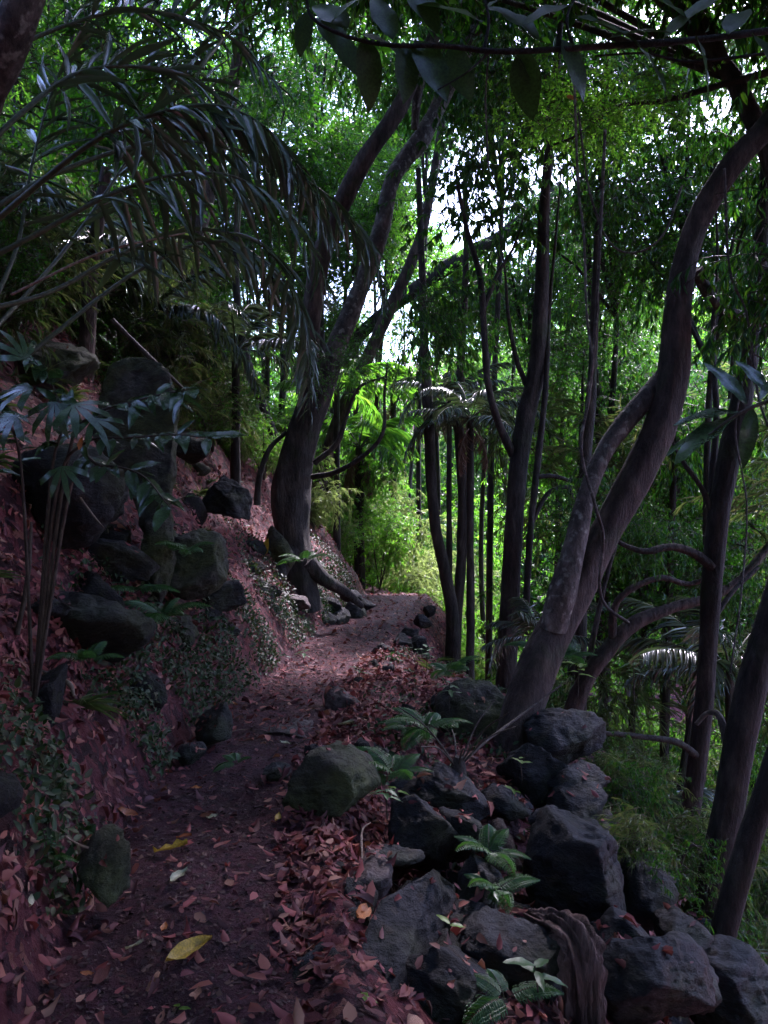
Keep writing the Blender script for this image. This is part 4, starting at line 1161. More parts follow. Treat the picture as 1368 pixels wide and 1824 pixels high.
# ------------------------------------------------------------------ leafy branches close to the viewpoint
def oval_leaf_mesh(g, mat, ratio=.42, lobes=False, droop=.22, curl=.10, name='leaf'):
    y = np.linspace(0, 1, 9)
    w = np.sin(np.pi * np.clip(y, 0.0, 1) ** .85) ** .8 * .5
    w[0] = .02; w[-1] = .005
    V, F = [], []
    for k in range(9):
        ww = w[k] * ratio
        z = -droop * y[k] ** 2
        for f in (-1, -.5, 0, .5, 1):
            wav = .02 * math.sin(y[k] * 14 + f * 2 + g.uniform(0, .5)) * abs(f)
            V.append((f * ww, y[k], z + curl * abs(f) * ww * 1.6 + wav))
    for k in range(8):
        for j in range(4):
            a = k * 5 + j
            F.append((a, a + 1, a + 6, a + 5))
    return build_mesh(name, [(np.array(V), np.array(F), 0)], [mat])

BIGLEAF = [oval_leaf_mesh(np.random.default_rng(700 + i), M['leaf_big'], .46) for i in range(3)]
GLOSSY = [oval_leaf_mesh(np.random.default_rng(710 + i), M['leaf_glossy'], r, droop=dd) for i, (r, dd) in enumerate(((.30, .3), (.36, .2), (.26, .35)))]
LIME = [oval_leaf_mesh(np.random.default_rng(720 + i), M['leaf_lime'], .45) for i in range(2)]

def lobed_mesh(mat, name='leaf', lobes=5):
    """hand-shaped leaf with long lobes"""
    V, F = [(0, 0, 0)], []
    for k in range(lobes):
        a = (k - (lobes - 1) / 2) * .55
        L = 1.0 - .13 * abs(k - (lobes - 1) / 2)
        for (r, s, z) in ((.35, -.11, .03), (.35, .11, .03), (.68, -.10, .0), (.68, .10, .0), (L, 0, -.12)):
            aa = a + s / max(r, .2) * .75
            V.append((math.sin(aa) * r, math.cos(aa) * r, z - .15 * r * r))
        i = 1 + k * 5
        F += [(0, i + 1, i), (i, i + 1, i + 3), (i, i + 3, i + 2), (i + 2, i + 3, i + 4)]
    return build_mesh(name, [(np.array(V, float), np.array(F), 0)], [mat])
LOBED = [lobed_mesh(M['leaf_glossy'])]

# bough across the top
b = pt(1460, 60, 2.3)
t = empty('leafy_bough', b, 'thin dark bough with big oval leaves crossing the top of the picture', 'branch')
bough = [(1460, 45, 2.3), (1368, 55, 2.25), (1230, 72, 2.2), (1080, 82, 2.15), (900, 92, 2.1), (790, 82, 2.1), (690, 80, 2.1), (610, 62, 2.1), (555, 30, 2.1), (545, -20, 2.1)]
px_tube(t, b, 'bough', [(p, q, 15 - i * 1.1, D) for i, (p, q, D) in enumerate(bough)], M['bark_dark'], 9, 8, .12)
px_tube(t, b, 'twig', [(1368, 95, 7, 2.2), (1230, 110, 6, 2.2), (1150, 95, 5, 2.18), (1060, 100, 4, 2.15)], M['bark_dark'], 6)
px_tube(t, b, 'twig', [(862, 90, 7, 2.1), (870, 30, 6, 2.1), (850, -40, 5, 2.1)], M['bark_dark'], 6)
px_tube(t, b, 'twig', [(1020, 85, 6, 2.15), (1010, 30, 5, 2.15), (1040, -30, 4, 2.15)], M['bark_dark'], 6)
px_tube(t, b, 'twig', [(870, 95, 6, 2.1), (830, 130, 4, 2.1), (780, 160, 3, 2.1)], M['bark_dark'], 6)
for (x, y, dx, dy, L) in [(548, 20, -20, 110, 95), (560, 30, 80, 60, 120), (650, 65, 20, 130, 120), (640, 60, 90, 20, 110), (720, 75, 10, 90, 95), (740, 70, 60, 110, 120), (700, 70, -30, -90, 110), (780, 60, -50, -90, 120), (860, 40, -90, -40, 120), (860, 20, 80, -60, 120), (900, 80, 90, 60, 110), (930, 85, 20, 120, 130), (1000, 70, 70, 90, 130), (1020, 30, 90, 10, 130), (1020, 10, -90, 30, 130), (1080, 70, 110, -20, 130), (1130, 75, 80, 100, 110), (1180, 70, 70, -60, 120), (1240, 65, 60, 90, 110), (1300, 60, 40, -80, 130), (800, 85, 50, 130, 110), (620, 50, -60, -70, 110), (590, 40, 60, -50, 110), (960, 70, -60, -70, 130), (1340, 60, 60, 80, 100), (1230, 40, -80, -50, 130)]:
    p = pt(x, y, 2.12)
    d = Vector((dx, random.uniform(-40, 40), -dy))
    link('leaf', random.choice(BIGLEAF), t, matrix=basis(p - b, d, Vector((random.gauss(0, .5), -.8, 1.0)), L * 2.12 / F_PX * random.uniform(.8, 1.15)))

# glossy shrub at the left with hand-shaped and lance leaves
b = pt(60, 1000, 3.6)
b.z = tz(b.x, b.y) - .02
t = empty('glossy_shrub', b, 'dark shrub with wet glossy leaves in front of the mossy slab', 'shrub')
for spec in ([(60, 1000), (90, 860), (110, 760), (95, 690), (60, 640)], [(70, 960), (120, 820), (170, 740), (240, 715), (300, 700), (340, 695)], [(70, 980), (100, 880), (150, 790), (230, 780), (310, 775), (370, 780)],
             [(60, 1000), (40, 860), (20, 760), (0, 720)], [(80, 930), (130, 850), (180, 830), (250, 845), (300, 900)]):
    pts = [pt(x, y, 3.6 - i * .08) for i, (x, y) in enumerate(spec)]
    pts[0] = b
    st = add_tube('stem', t, b, pts, list(np.linspace(.010, .003, len(pts))), M['twig'], 6, 6, 0)
    P, _ = catmull(pts, [1] * len(pts), 8)
    n = 15
    for i in range(n):
        s = .35 + .65 * i / (n - 1)
        k = s * (len(P) - 1); k0 = min(int(k), len(P) - 2)
        p = Vector(P[k0]).lerp(Vector(P[k0 + 1]), k - k0)
        tg = Vector(P[k0 + 1] - P[k0]).normalized()
        for sg in (-1, 1):
            if random.random() < .12:
                continue
            sd = tg.cross(Vector((0, -.4, 1))).normalized() * sg
            d = tg * .5 + sd * .8 + Vector((random.gauss(0, .25), random.gauss(-.1, .25), random.gauss(-.15, .3)))
            link('leaf', random.choice(GLOSSY), t, matrix=basis(p - b, d, Vector((random.gauss(0, .3), random.gauss(-.35, .3), 1)), random.uniform(.09, .17)))
for (x, y, dx, dy, L) in [(98, 715, -10, 70, .20), (60, 690, -60, 20, .22), (130, 720, 60, 40, .2), (45, 640, -30, -60, .16), (30, 740, -40, 40, .2), (110, 830, 20, 50, .17), (165, 745, 40, 50, .16)]:
    p = pt(x, y, 3.2)
    link('leaf', LOBED[0], t, matrix=basis(p - b, Vector((dx, -25, -dy)), Vector((0, -.6, 1)), L))

# leaves hanging in at the right edge
b = pt(1460, 700, 1.7)
t = empty('leafy_bough', b, 'pale blurred leaves on a twig at the right edge above the straight dark tree', 'branch')
px_tube(t, b, 'bough', [(1460, 690, 10, 1.7), (1368, 715, 8, 1.68), (1310, 740, 6, 1.66), (1262, 775, 4, 1.65)], M['twig'], 6)
for (x, y, dx, dy, L) in [(1320, 735, -130, -10, 150), (1330, 720, -60, -100, 120), (1350, 715, 40, -90, 120), (1290, 755, -110, 25, 140), (1360, 710, 70, 60, 120), (1340, 725, -20, 90, 110), (1310, 740, -120, 60, 150), (1368, 700, -60, -110, 100)]:
    p = pt(x, y, 1.68)
    link('leaf', random.choice(GLOSSY), t, matrix=basis(p - b, Vector((dx, random.uniform(-40, 20), -dy)), Vector((random.gauss(0, .3), -.5, 1)), L * 1.68 / F_PX * random.uniform(.75, 1.0)))

# fine-leaved spray high on the right with one orange leaf
b = pt(1180, 230, 6.8)
t = empty('maple_spray', b, 'light green spray of small leaves below the top bough', 'branch')
px_tube(t, b, 'bough', [(1400, 120, 16, 6.8), (1290, 150, 13, 6.8), (1180, 180, 10, 6.8), (1100, 190, 8, 6.8), (1030, 240, 6, 6.7), (980, 260, 4, 6.7)], M['bark_dark'], 7)
crown(t, b, [(pt(x, y, 6.7 + random.uniform(-.4, .4)), .42, 'bright') for x, y in ((980, 170), (1040, 190), (1090, 170), (1000, 220), (1060, 230), (1130, 210), (940, 210), (1180, 160))])
o = link('fallen_leaf', oval_leaf_mesh(np.random.default_rng(5), M['orange_leaf'], .5), matrix=basis(pt(1008, 172, 6.0), Vector((1, 0, -.1)), Vector((0, -1, .4)), .10))
tag(o, 'bright orange leaf caught high among the green spray', 'leaf')

# ------------------------------------------------------------------ lianas
for spec, r, lab in (
    ([(1078, 230), (1070, 400), (1060, 590), (1050, 700), (1035, 800), (1060, 900), (1075, 960), (1068, 1040), (1080, 1080), (1120, 1110)], 9, 'pale liana twisting down in front of the leaning trunk'),
    ([(1022, 120), (1030, 330), (1040, 420), (1045, 560), (1055, 640), (1045, 700)], 7, 'thin liana hanging left of the leaning tree'),
    ([(1290, 300), (1300, 480), (1330, 560), (1350, 700), (1368, 760)], 7, 'thin liana hanging at the right edge'),
    ([(870, 100), (865, 180), (870, 300)], 5, 'liana dangling below the top bough'),
    ([(1340, 620), (1310, 760), (1330, 900), (1320, 1060), (1300, 1200)], 5, 'thin liana crossing the straight dark tree'),
    ([(1030, 200), (1050, 340), (1085, 430), (1130, 450), (1180, 420), (1215, 330)], 6, 'looped liana high between the forked and leaning trees'),
):
    pts = [pt(x, y, 5.4 + .1 * math.sin(i)) for i, (x, y) in enumerate(spec)]
    me = build_mesh('liana', tube(pts, [r * 5.4 / F_PX / 2 * .65] * len(pts), 7, 8, .15, 3), [M['bark_grey']])
    tag(link('liana', me), lab, 'liana')

# ------------------------------------------------------------------ dead wood
def stump_parts():
    pts = [pt(945, 1632, 3.3), pt(975, 1648, 3.2), pt(1018, 1672, 3.06), pt(1036, 1715, 3.0), pt(1040, 1780, 2.99), pt(1046, 1880, 3.0)]
    P, r = catmull(pts, [.03, .055, .085, .08, .07, .078], 16)
    return tube(P, r, 88, 1, 0), P, r
parts, P, r = stump_parts()
V, F, _ = parts[0]
n = len(P)
a = np.tile(np.linspace(0, 2 * math.pi, 88, endpoint=False), n)
s = np.repeat(np.arange(n), 88)
ctr = np.repeat(P, 88, 0)
amp = .18 * (1 - 2 * np.abs(np.sin(a * 3.5 + s * .02))) + .16 * (1 - 2 * np.abs(np.sin(a * 6.5 + s * .035 + 1))) + .10 * np.sin(a * 19 - s * .05) + .22 * vnoise(np.stack([np.cos(a) * 2, np.sin(a) * 2, s * .12], -1), 1.4, 4) + .14 * vnoise(np.stack([np.cos(a) * 7, np.sin(a) * 7, s * .25], -1), 1.6, 9)
V = ctr + (V - ctr) * (1 + amp)[:, None]
tag(link('dead_wood', build_mesh('dead_wood', [(V, F, 0), parts[1], parts[2]], [M['dead_wood']])), 'weathered ridged piece of dead wood bending down over the bottom rocks', 'dead wood')

def stick(label, spec, w, mat='twig', name='stick', group=None):
    pts = [pt(*q) for q in spec]
    me = build_mesh(name, tube(pts, [w * spec[0][2] / F_PX / 2] * (len(pts) - 1) + [w * spec[0][2] / F_PX / 4], 8, 5, .15, random.randint(0, 99)), [M[mat]])
    tag(link(name, me), label, 'stick' if name == 'stick' else name, group)
stick('short mossy log lying below the leaning tree', [(886, 1468, 4.3), (902, 1500, 4.15), (925, 1545, 4.0)], 24, 'bark_brown', 'log')
stick('crooked dark stick beside the leaf pocket', [(868, 1590, 3.5), (880, 1620, 3.4), (897, 1665, 3.25)], 10, 'twig')
stick('bent pale twig in front of the green-brown boulder', [(645, 1530, 3.3), (645, 1480, 3.45), (660, 1465, 3.5)], 4, 'twig_pale')
stick('pale root curling on the left bank', [(60, 1195, 3.9), (100, 1205, 3.85), (125, 1220, 3.8), (132, 1240, 3.75)], 9, 'twig_pale')
stick('thin pale twig lying at the left path edge', [(90, 1475, 3.0), (150, 1508, 3.02), (195, 1512, 3.05), (235, 1513, 3.1)], 4, 'twig_pale')
stick('thin bare stem rising beside the large dark rock', [(30, 1130, 3.9), (45, 1060, 3.9), (52, 1000, 3.9), (56, 930, 3.9)], 9, 'twig')
stick('dark twig leaning from the tree fern stub toward the leaning trunk', [(812, 1370, 4.6), (860, 1325, 4.8), (920, 1280, 5.0), (1000, 1220, 5.2)], 6, 'twig')
stick('thin slanting stem below the tall mossy slab', [(118, 850, 4.8), (160, 910, 4.7), (185, 940, 4.6)], 4, 'twig_pale')
stick('dark pole slanting through the bamboo at the upper left', [(200, 570, 6.5), (270, 640, 6.5), (330, 695, 6.5)], 9, 'twig')
stick('long thin dead stem slanting across the palms', [(20, 525, 5.2), (180, 450, 5.2), (330, 415, 5.3)], 5, 'twig_pale')
for i in range(26):
    y = random.uniform(2.5, 7)
    x = path_x(y) + random.uniform(-1.0, 1.6)
    a = random.uniform(0, 6.28); L = random.uniform(.06, .22)
    p0 = Vector((x, y, tz(x, y) + .012)); x2, y2 = x + math.cos(a) * L, y + math.sin(a) * L
    p2 = Vector((x2, y2, tz(x2, y2) + .012)); pm = p0.lerp(p2, .5) + Vector((0, 0, .012))
    me = build_mesh('twig', tube([p0, pm, p2], [.003, .0028, .0015], 5, 3, 0), [M['twig_pale' if i % 3 == 0 else 'twig']])
    tag(link('twig', me), 'thin broken twig lying among the dead leaves', 'twig', 'twigs on the ground')

# ------------------------------------------------------------------ ferns and seedlings
def fern_parts(g, n=22, wid=.30):
    t = np.linspace(0, 1, 6)
    rp = np.stack([np.zeros(6), t - .1 * t ** 3, .35 * t - .6 * t * t], -1)
    parts = [(v, f, 1) for v, f, _ in tube(rp, np.linspace(.008, .002, 6), 4, 2, cap=False)]
    P, _ = catmull(rp, t, 8)
    s = np.linspace(.15, .98, n)
    idx = s * (len(P) - 1); i0 = np.clip(idx.astype(int), 0, len(P) - 2); fr = (idx - i0)[:, None]
    pos = P[i0] * (1 - fr) + P[i0 + 1] * fr
    tg = unit(P[i0 + 1] - P[i0])
    L = wid * np.sin(np.clip(s * 2.4 + .75, 0, 3.05)) ** .8
    for sd in (-1, 1):
        d = tg * .35 + np.array([sd, 0, 0]) + np.array([0, 0, -.15]) + g.normal(0, .05, (n, 3))
        V, F = leaves(pos, d, np.tile([0, 0, 1.0], (n, 1)), L, .052, TBLADE)
        parts.append((V, F, 0))
        # side lobes on the pinnae
        for q, ql in ((.3, .5), (.55, .4), (.78, .28)):
            pp = pos + unit(d) * (L * q)[:, None]
            for s2 in (-1, 1):
                d2 = unit(d) * .55 + tg * s2 * .8
                V, F = leaves(pp, d2, np.tile([0, 0, 1.0], (n, 1)), L * ql * .42, .026, T4)
                parts.append((V, F, 0))
    return parts
FERN = [build_mesh('frond', fern_parts(np.random.default_rng(800 + i), wid=(.24, .3, .2)[i]), [M['leaf_fern'], M['rachis']]) for i in range(3)]

def fern(px, py, D, nf, size, label, bias=None):
    p = pt(px, py, D)
    t = empty('fern', p, label, 'fern')
    for k in range(nf):
        a = (bias + random.uniform(-.9, .9)) if bias is not None else k * 2.399 + random.uniform(-.3, .3)
        link('frond', random.choice(FERN), t, matrix=Matrix.LocRotScale(Vector((0, 0, 0)), Euler((random.uniform(.1, .75), random.uniform(-.2, .2), a), 'XYZ'), Vector((1, 1, 1)) * size * random.uniform(.75, 1.2)))
fern(290, 1100, 5.2, 7, .34, 'fern below the hanging wedge of rock')
fern(240, 1055, 5.3, 4, .28, 'small fern on the block under the mossy slab')
fern(330, 985, 5.6, 5, .25, 'fern growing on the green mossy block')
fern(700, 1385, 4.2, 7, .30, 'bright fern between the green-brown boulder and the purple rock')
fern(760, 1300, 5.0, 7, .32, 'feathery fern on the leafy slope right of the path')
fern(728, 1300, 5.3, 5, .28, 'small fern beside the brown stone at the path edge')
fern(870, 1525, 3.7, 6, .26, 'fern beside the log')
fern(880, 1590, 3.4, 5, .22, 'pale fern above the leaf pocket')
fern(800, 1200, 6.6, 6, .35, 'fern at the top of the right slope')
fern(540, 1000, 9.0, 5, .4, 'fern sprouting at the big tree base', )
fern(60, 1540, 2.9, 4, .16, 'little fern among ivy at the foot of the left bank')
fern(420, 1360, 4.6, 4, .14, 'tiny fern at the left path edge')
fern(1000, 1180, 7.2, 7, .5, 'large fern right of the leaning tree foot')
fern(900, 1780, 2.7, 4, .2, 'fern at the bottom edge among dark rocks')
fern(160, 1180, 4.0, 5, .22, 'fern hanging under the large dark rock')

SEED = [oval_leaf_mesh(np.random.default_rng(730 + i), M['leaf_fern'], r) for i, r in enumerate((.32, .4))]
def seedling(px, py, D, n, L, label, meshes=GLOSSY, h=.12):
    if meshes is GLOSSY:
        meshes, L = SEED, L * .7
    p = pt(px, py, D)
    t = empty('seedling', p, label, 'plant')
    top = Vector((random.uniform(-.02, .02), random.uniform(-.02, .02), h))
    add_tube('stem', t, (0, 0, 0), [(0, 0, -.05), top * .5, top], [.004, .003, .002], M['twig'], 5, 3, 0)
    for k in range(n):
        a = k * 2.399
        d = Vector((math.cos(a), math.sin(a), random.uniform(-.2, .45)))
        link('leaf', random.choice(meshes), t, matrix=basis(top * (.55 + .45 * (k + 1) / n), d, Vector((0, 0, 1)), L * random.uniform(.8, 1.2)))
seedling(712, 1425, 3.95, 2, .07, 'single lime green seedling between the boulders', LIME, .06)
seedling(930, 1375, 4.7, 4, .07, 'lime green sprig growing beside the tall grey rock', LIME, .08)
seedling(912, 1420, 4.6, 3, .05, 'small lime sprout on the slope under the leaning tree', LIME, .05)
seedling(800, 1655, 3.05, 2, .06, 'bright green seedling on the dark stone', LIME, .03)
seedling(690, 1440, 3.8, 6, .12, 'strap-leaved plant at the right end of the green-brown boulder', GLOSSY, .1)
seedling(800, 1260, 5.8, 7, .14, 'glossy seedling on the slope above the fern', GLOSSY, .18)
seedling(700, 1200, 7.2, 7, .15, 'glossy seedling at the stone edge of the path', GLOSSY, .2)
seedling(760, 1190, 7.4, 7, .16, 'dark leafy seedling right of the stone edge', GLOSSY, .2)
seedling(85, 1500, 2.9, 4, .07, 'blue-green seedling on the left bank foot', GLOSSY, .05)
seedling(310, 1810, 2.4, 2, .04, 'tiny green sprout on the path at the bottom', LIME, .03)
seedling(640, 1800, 2.45, 3, .06, 'green shoot between the stones at the bottom edge', LIME, .05)
seedling(960, 1770, 2.7, 5, .14, 'broad-leaved plant under the dark ledge', GLOSSY, .1)
seedling(880, 1620, 3.3, 4, .09, 'pale-edged seedling beside the crooked stick', GLOSSY, .08)
seedling(640, 1210, 7.0, 5, .12, 'small plant rooted among the path-edge stones', GLOSSY, .1)
seedling(540, 1180, 8.0, 5, .14, 'small plant at the foot of the low wall', GLOSSY, .12)
seedling(1130, 1240, 6.4, 6, .2, 'leafy plant on the drop under the gnarled branches', GLOSSY, .3)
seedling(1030, 1230, 6.2, 5, .15, 'green sprout on the leaning trunk side', LIME, .2)

def tuft_mesh(seed):
    g = np.random.default_rng(seed)
    n = 34
    a = g.uniform(0, 6.283, n)
    d = np.stack([np.cos(a), np.sin(a), g.uniform(.3, 1.6, n)], -1)
    V, F = leaves(g.normal(0, .03, (n, 3)) * np.array([1, 1, .1]), d, np.tile([0, 0, 1.0], (n, 1)) + g.normal(0, .3, (n, 3)), g.uniform(.6, 1.1, n), g.uniform(.02, .035, n), leaf_template([(.2, .5), (.45, .5), (.7, .4), (.88, .2)], .1, .75))
    return build_mesh('grass_tuft', [(V, F, 0)], [M['leaf_bamboo']])
TUFT = [tuft_mesh(860 + i) for i in range(4)]
def tufts(n, yr, ur, sr, label, group):
    for i in range(n):
        y = random.uniform(*yr); u = random.uniform(*ur)
        x = path_x(y) + math.copysign(path_hw(y), u) + u
        o = link('grass_tuft', random.choice(TUFT), matrix=Matrix.LocRotScale(Vector((x, y, tz(x, y))), Euler((random.uniform(-.2, .2), random.uniform(-.1, .5) * (1 if u < 0 else -1), random.uniform(0, 6.28))), Vector((1, 1, 1)) * random.uniform(*sr)))
        tag(o, label, 'grass', group)
tufts(34, (3.2, 10), (-1.9, -.25), (.14, .30), 'tuft of thin grass blades on the left bank', 'grass tufts on the left bank')
tufts(18, (4.5, 12), (.5, 1.7), (.14, .32), 'tuft of thin grass blades on the right slope', 'grass tufts on the right slope')
tufts(7, (3.4, 6), (2.2, 3.4), (.2, .38), 'grass clump on the steep drop at the lower right', 'grass on the steep drop')
tufts(10, (7.2, 9.5), (2.2, 4.0), (.5, .9), 'tall pale grass clump below the drop', 'tall grass below the drop')

# tree-fern stub with bare stalks
b = pt(815, 1385, 4.5)
t = empty('palm_stub', b, 'black stub with bare stalks beside the purple flat-topped rock', 'stub')
add_tube('trunk', t, b, [b + Vector((0, 0, -.08)), b + Vector((0, 0, .02)), b + Vector((.01, 0, .12))], [.05, .05, .025], M['bark_dark'], 10, 5, .3)
for k in range(8):
    a = k * .8; e = b + Vector((math.cos(a) * .35, math.sin(a) * .25, .30 + .12 * math.sin(k * 2)))
    add_tube('stalk', t, b, [b + Vector((0, 0, .05)), b.lerp(e, .5) + Vector((0, 0, .08)), e], [.006, .005, .003], M['twig'], 5, 4, 0)

# ------------------------------------------------------------------ ground cover and litter
def on_view(x, y):
    return (y > 1.6) & (np.abs(x) < y * .53 + .5)

def ground_cover():
    """small dark leaves along the foot of the left bank and patches on the right slope"""
    N = 24000
    y = rng.uniform(2.0, 13, N)
    left = rng.random(N) < .68
    off = np.where(left, -rng.gamma(1.6, .20, N) - .01, rng.gamma(2.2, .5, N) + .1)
    x = path_x(y) + np.sign(off) * path_hw(y) + off
    P = np.stack([x, y, np.zeros(N)], -1)
    keep = (vnoise(P, 1.6, 77) + .4 * vnoise(P, 5, 78) > np.where(left, -.12, .22)) & on_view(x, y)
    x, y = x[keep], y[keep]; n = len(x)
    nr = terrain_normal(x, y)
    z = terrain(x, y)
    out = rng.uniform(.01, .10, n)
    pos = np.stack([x, y, z], -1) + nr * out[:, None]
    d = unit(rng.normal(0, 1, (n, 3))) + np.array([.25, -.35, -.25])
    nn = nr + np.array([.1, -.3, .5]) + rng.normal(0, .35, (n, 3))
    sc = rng.uniform(.6, 1.2, n)
    V, F = leaves(pos, d, nn, .048 * sc, .026 * sc, T8)
    me = build_mesh('ground_cover', [(V, F, 0)], [M['leaf_ground']])
    tag(link('ground_cover', me), 'small dark green leaves covering the foot of the banks', 'ground cover', kind='stuff')
ground_cover()

def litter_density(x, y):
    c, hw = path_x(y), path_hw(y)
    u = x - c
    centre = np.clip((np.abs(u) - hw * .5) / .35, 0, 1)
    near = np.clip((y - 3.6) / 3.0, 0, 1)
    d = np.maximum(.14 + .86 * centre, near * .5)
    d = np.where(np.abs(u) < hw * .85, np.minimum(d, .14 + .56 * near), d)
    face = (u < -hw) & (u > -hw - .30)
    d = np.where(face, d * .28, d)
    return d

def leaf_litter():
    N = 60000
    # more leaves near the viewpoint, where each one shows
    y = 1.7 + 14.5 * rng.random(N) ** 1.7
    u = rng.normal(0, 1, N) * (1.0 + .13 * y)
    x = path_x(y) + u * 1.1 + .15
    # drifts caught on the steep left bank
    nb = 20000
    y[:nb] = 1.8 + 10 * rng.random(nb) ** 1.4
    x[:nb] = path_x(y[:nb]) - path_hw(y[:nb]) - rng.gamma(1.3, .7, nb)
    P = np.stack([x, y, np.zeros(N)], -1)
    keep = on_view(x, y) & (rng.random(N) < litter_density(x, y) * np.clip(.75 + .6 * vnoise(P, 1.3, 31), 0, 1)) & (x - path_x(y) < 3.2)
    x, y = x[keep], y[keep]; n = len(x)
    nr = terrain_normal(x, y)
    sc = np.minimum(rng.lognormal(-.12, .5, n), 1.9)
    pos = np.stack([x, y, terrain(x, y)], -1) + nr * rng.uniform(.004, .030, n)[:, None]
    d = rng.normal(0, 1, (n, 3)); d -= nr * (d * nr).sum(1, keepdims=True); d = unit(d) + nr * rng.normal(0, .18, n)[:, None]
    nn = nr + rng.normal(0, .26, (n, 3))
    zs = rng.normal(0, 1.1, n)
    L = .044 * sc; W = L * rng.uniform(.35, .6, n)
    V, F = leaves(pos, d, nn, L, W, leaf_template([(.22, .44), (.6, .42)], .22, .25), zs * .9)
    me = build_mesh('leaf_litter', [(V, F, 0)], [M['dead_leaf']])
    tag(link('leaf_litter', me), 'red-brown dead leaves carpeting the path and banks', 'leaves', kind='stuff')
leaf_litter()

def path_crumbs():
    """leaf crumbs and grit trodden into the path"""
    N = 16000
    y = 1.9 + 8.5 * rng.random(N) ** 1.6
    x = path_x(y) + rng.normal(0, .34, N)
    k = on_view(x, y); x, y = x[k], y[k]; n = len(x)
    q = terrain_normal(x, y)
    pos = np.stack([x, y, terrain(x, y)], -1) + q * .003
    d = rng.normal(0, 1, (n, 3)); d -= q * (d * q).sum(1, keepdims=True)
    L = np.minimum(.014 * rng.lognormal(0, .5, n), .035)
    V, F = leaves(pos, d, q + rng.normal(0, .35, (n, 3)), L, L * rng.uniform(.4, .9, n), T4, rng.normal(0, 1.2, n))
    tag(link('path_crumbs', build_mesh('path_crumbs', [(V, F, 0)], [M['crumb']])), 'dark leaf crumbs and grit trodden into the path', 'debris', kind='stuff')
path_crumbs()

def rock_litter():
    """leaves that came to rest on top of the stones"""
    pos, nr = [], []
    for ob in [o for o in bpy.data.objects if o.name.split('.')[0] == 'rock']:
        mw = np.array(ob.matrix_basis)
        me = ob.data
        nv = len(me.vertices)
        co = np.empty(nv * 3, np.float32); me.vertices.foreach_get('co', co)
        no = np.empty(nv * 3, np.float32); me.vertex_normals.foreach_get('vector', no)
        co = co.reshape(-1, 3) @ mw[:3, :3].T + mw[:3, 3]
        no = unit(no.reshape(-1, 3) @ np.linalg.inv(mw[:3, :3]))
        size = float(np.prod(np.ptp(co, axis=0)[:2]))
        if co[:, 1].mean() > 9 or size < .006:
            continue
        pick = rng.integers(0, nv, int(min(60, 30 + size * 300)))
        c, q = co[pick], no[pick]
        up = (q[:, 2] > .6) & (c[:, 2] > terrain(c[:, 0], c[:, 1]) + .005)
        up &= rng.random(len(c)) < np.clip(1.0 - 1.6 * (c[:, 2] - terrain(c[:, 0], c[:, 1])), .12, .8)
        pos.append(c[up] + q[up] * .008); nr.append(q[up])
    y = rng.uniform(2.2, 8.5, 9000); x = path_x(y) + path_hw(y) * .7 + rng.gamma(2, .35, 9000)
    ok = on_view(x, y) & (vnoise(np.stack([x, y, x * 0], -1), 2.2, 55) > -.15)
    x, y = x[ok], y[ok]; q = terrain_normal(x, y)
    pos.append(np.stack([x, y, terrain(x, y)], -1) + q * rng.uniform(.004, .03, len(x))[:, None]); nr.append(q)
    pos = np.concatenate(pos); nr = np.concatenate(nr); n = len(pos)
    d = rng.normal(0, 1, (n, 3)); d -= nr * (d * nr).sum(1, keepdims=True)
    L = .05 * np.minimum(rng.lognormal(-.1, .45, n), 1.8)
    V, F = leaves(pos, d, nr + rng.normal(0, .25, (n, 3)), L, L * rng.uniform(.35, .6, n), leaf_template([(.22, .44), (.6, .42)], .3, .3), rng.normal(0, 1, n))
    tag(link('rock_leaves', build_mesh('rock_leaves', [(V, F, 0)], [M['dead_leaf']])), 'red-brown dead leaves lying on and between the rocks', 'leaves', kind='stuff')
rock_litter()

# single fallen leaves
def fallen_mesh(seed, mat, ratio, curl, lobed=False):
    g = np.random.default_rng(seed)
    y = np.linspace(0, 1, 7)
    w = np.sin(np.pi * y ** .9) ** .75 * .5
    w[0] = .02; w[-1] = .004
    V, F = [], []
    for k in range(7):
        for f in (-1, 0, 1):
            ww = w[k] * ratio * (1 + .06 * g.normal())
            V.append((f * ww + .05 * math.sin(y[k] * 3 + seed), y[k] - .5, curl * (abs(f) * .22 * (1 + .4 * g.normal()) + .35 * (y[k] - .5) ** 2) + .02 * g.normal()))
    for k in range(6):
        a = k * 3
        F += [(a, a + 1, a + 4, a + 3), (a + 1, a + 2, a + 5, a + 4)]
    return build_mesh('fallen_leaf', [(np.array(V), np.array(F), 0)], [M[mat]])
DEADM = [fallen_mesh(900 + i, 'dead_single', random.uniform(.42, .7), random.uniform(-.8, 1.0)) for i in range(14)]

def lay(mesh, x, y, L, yaw, lift=.02, tilt=.25):
    nr = terrain_normal(np.array([x]), np.array([y]))[0]
    n = (Vector(nr) + Vector([random.gauss(0, tilt) for _ in range(3)])).normalized()
    d = Vector((math.cos(yaw), math.sin(yaw), 0)); d = (d - n * d.dot(n)).normalized()
    return link('fallen_leaf', mesh, matrix=basis(Vector((x, y, tz(x, y) + lift)), d, n, L))

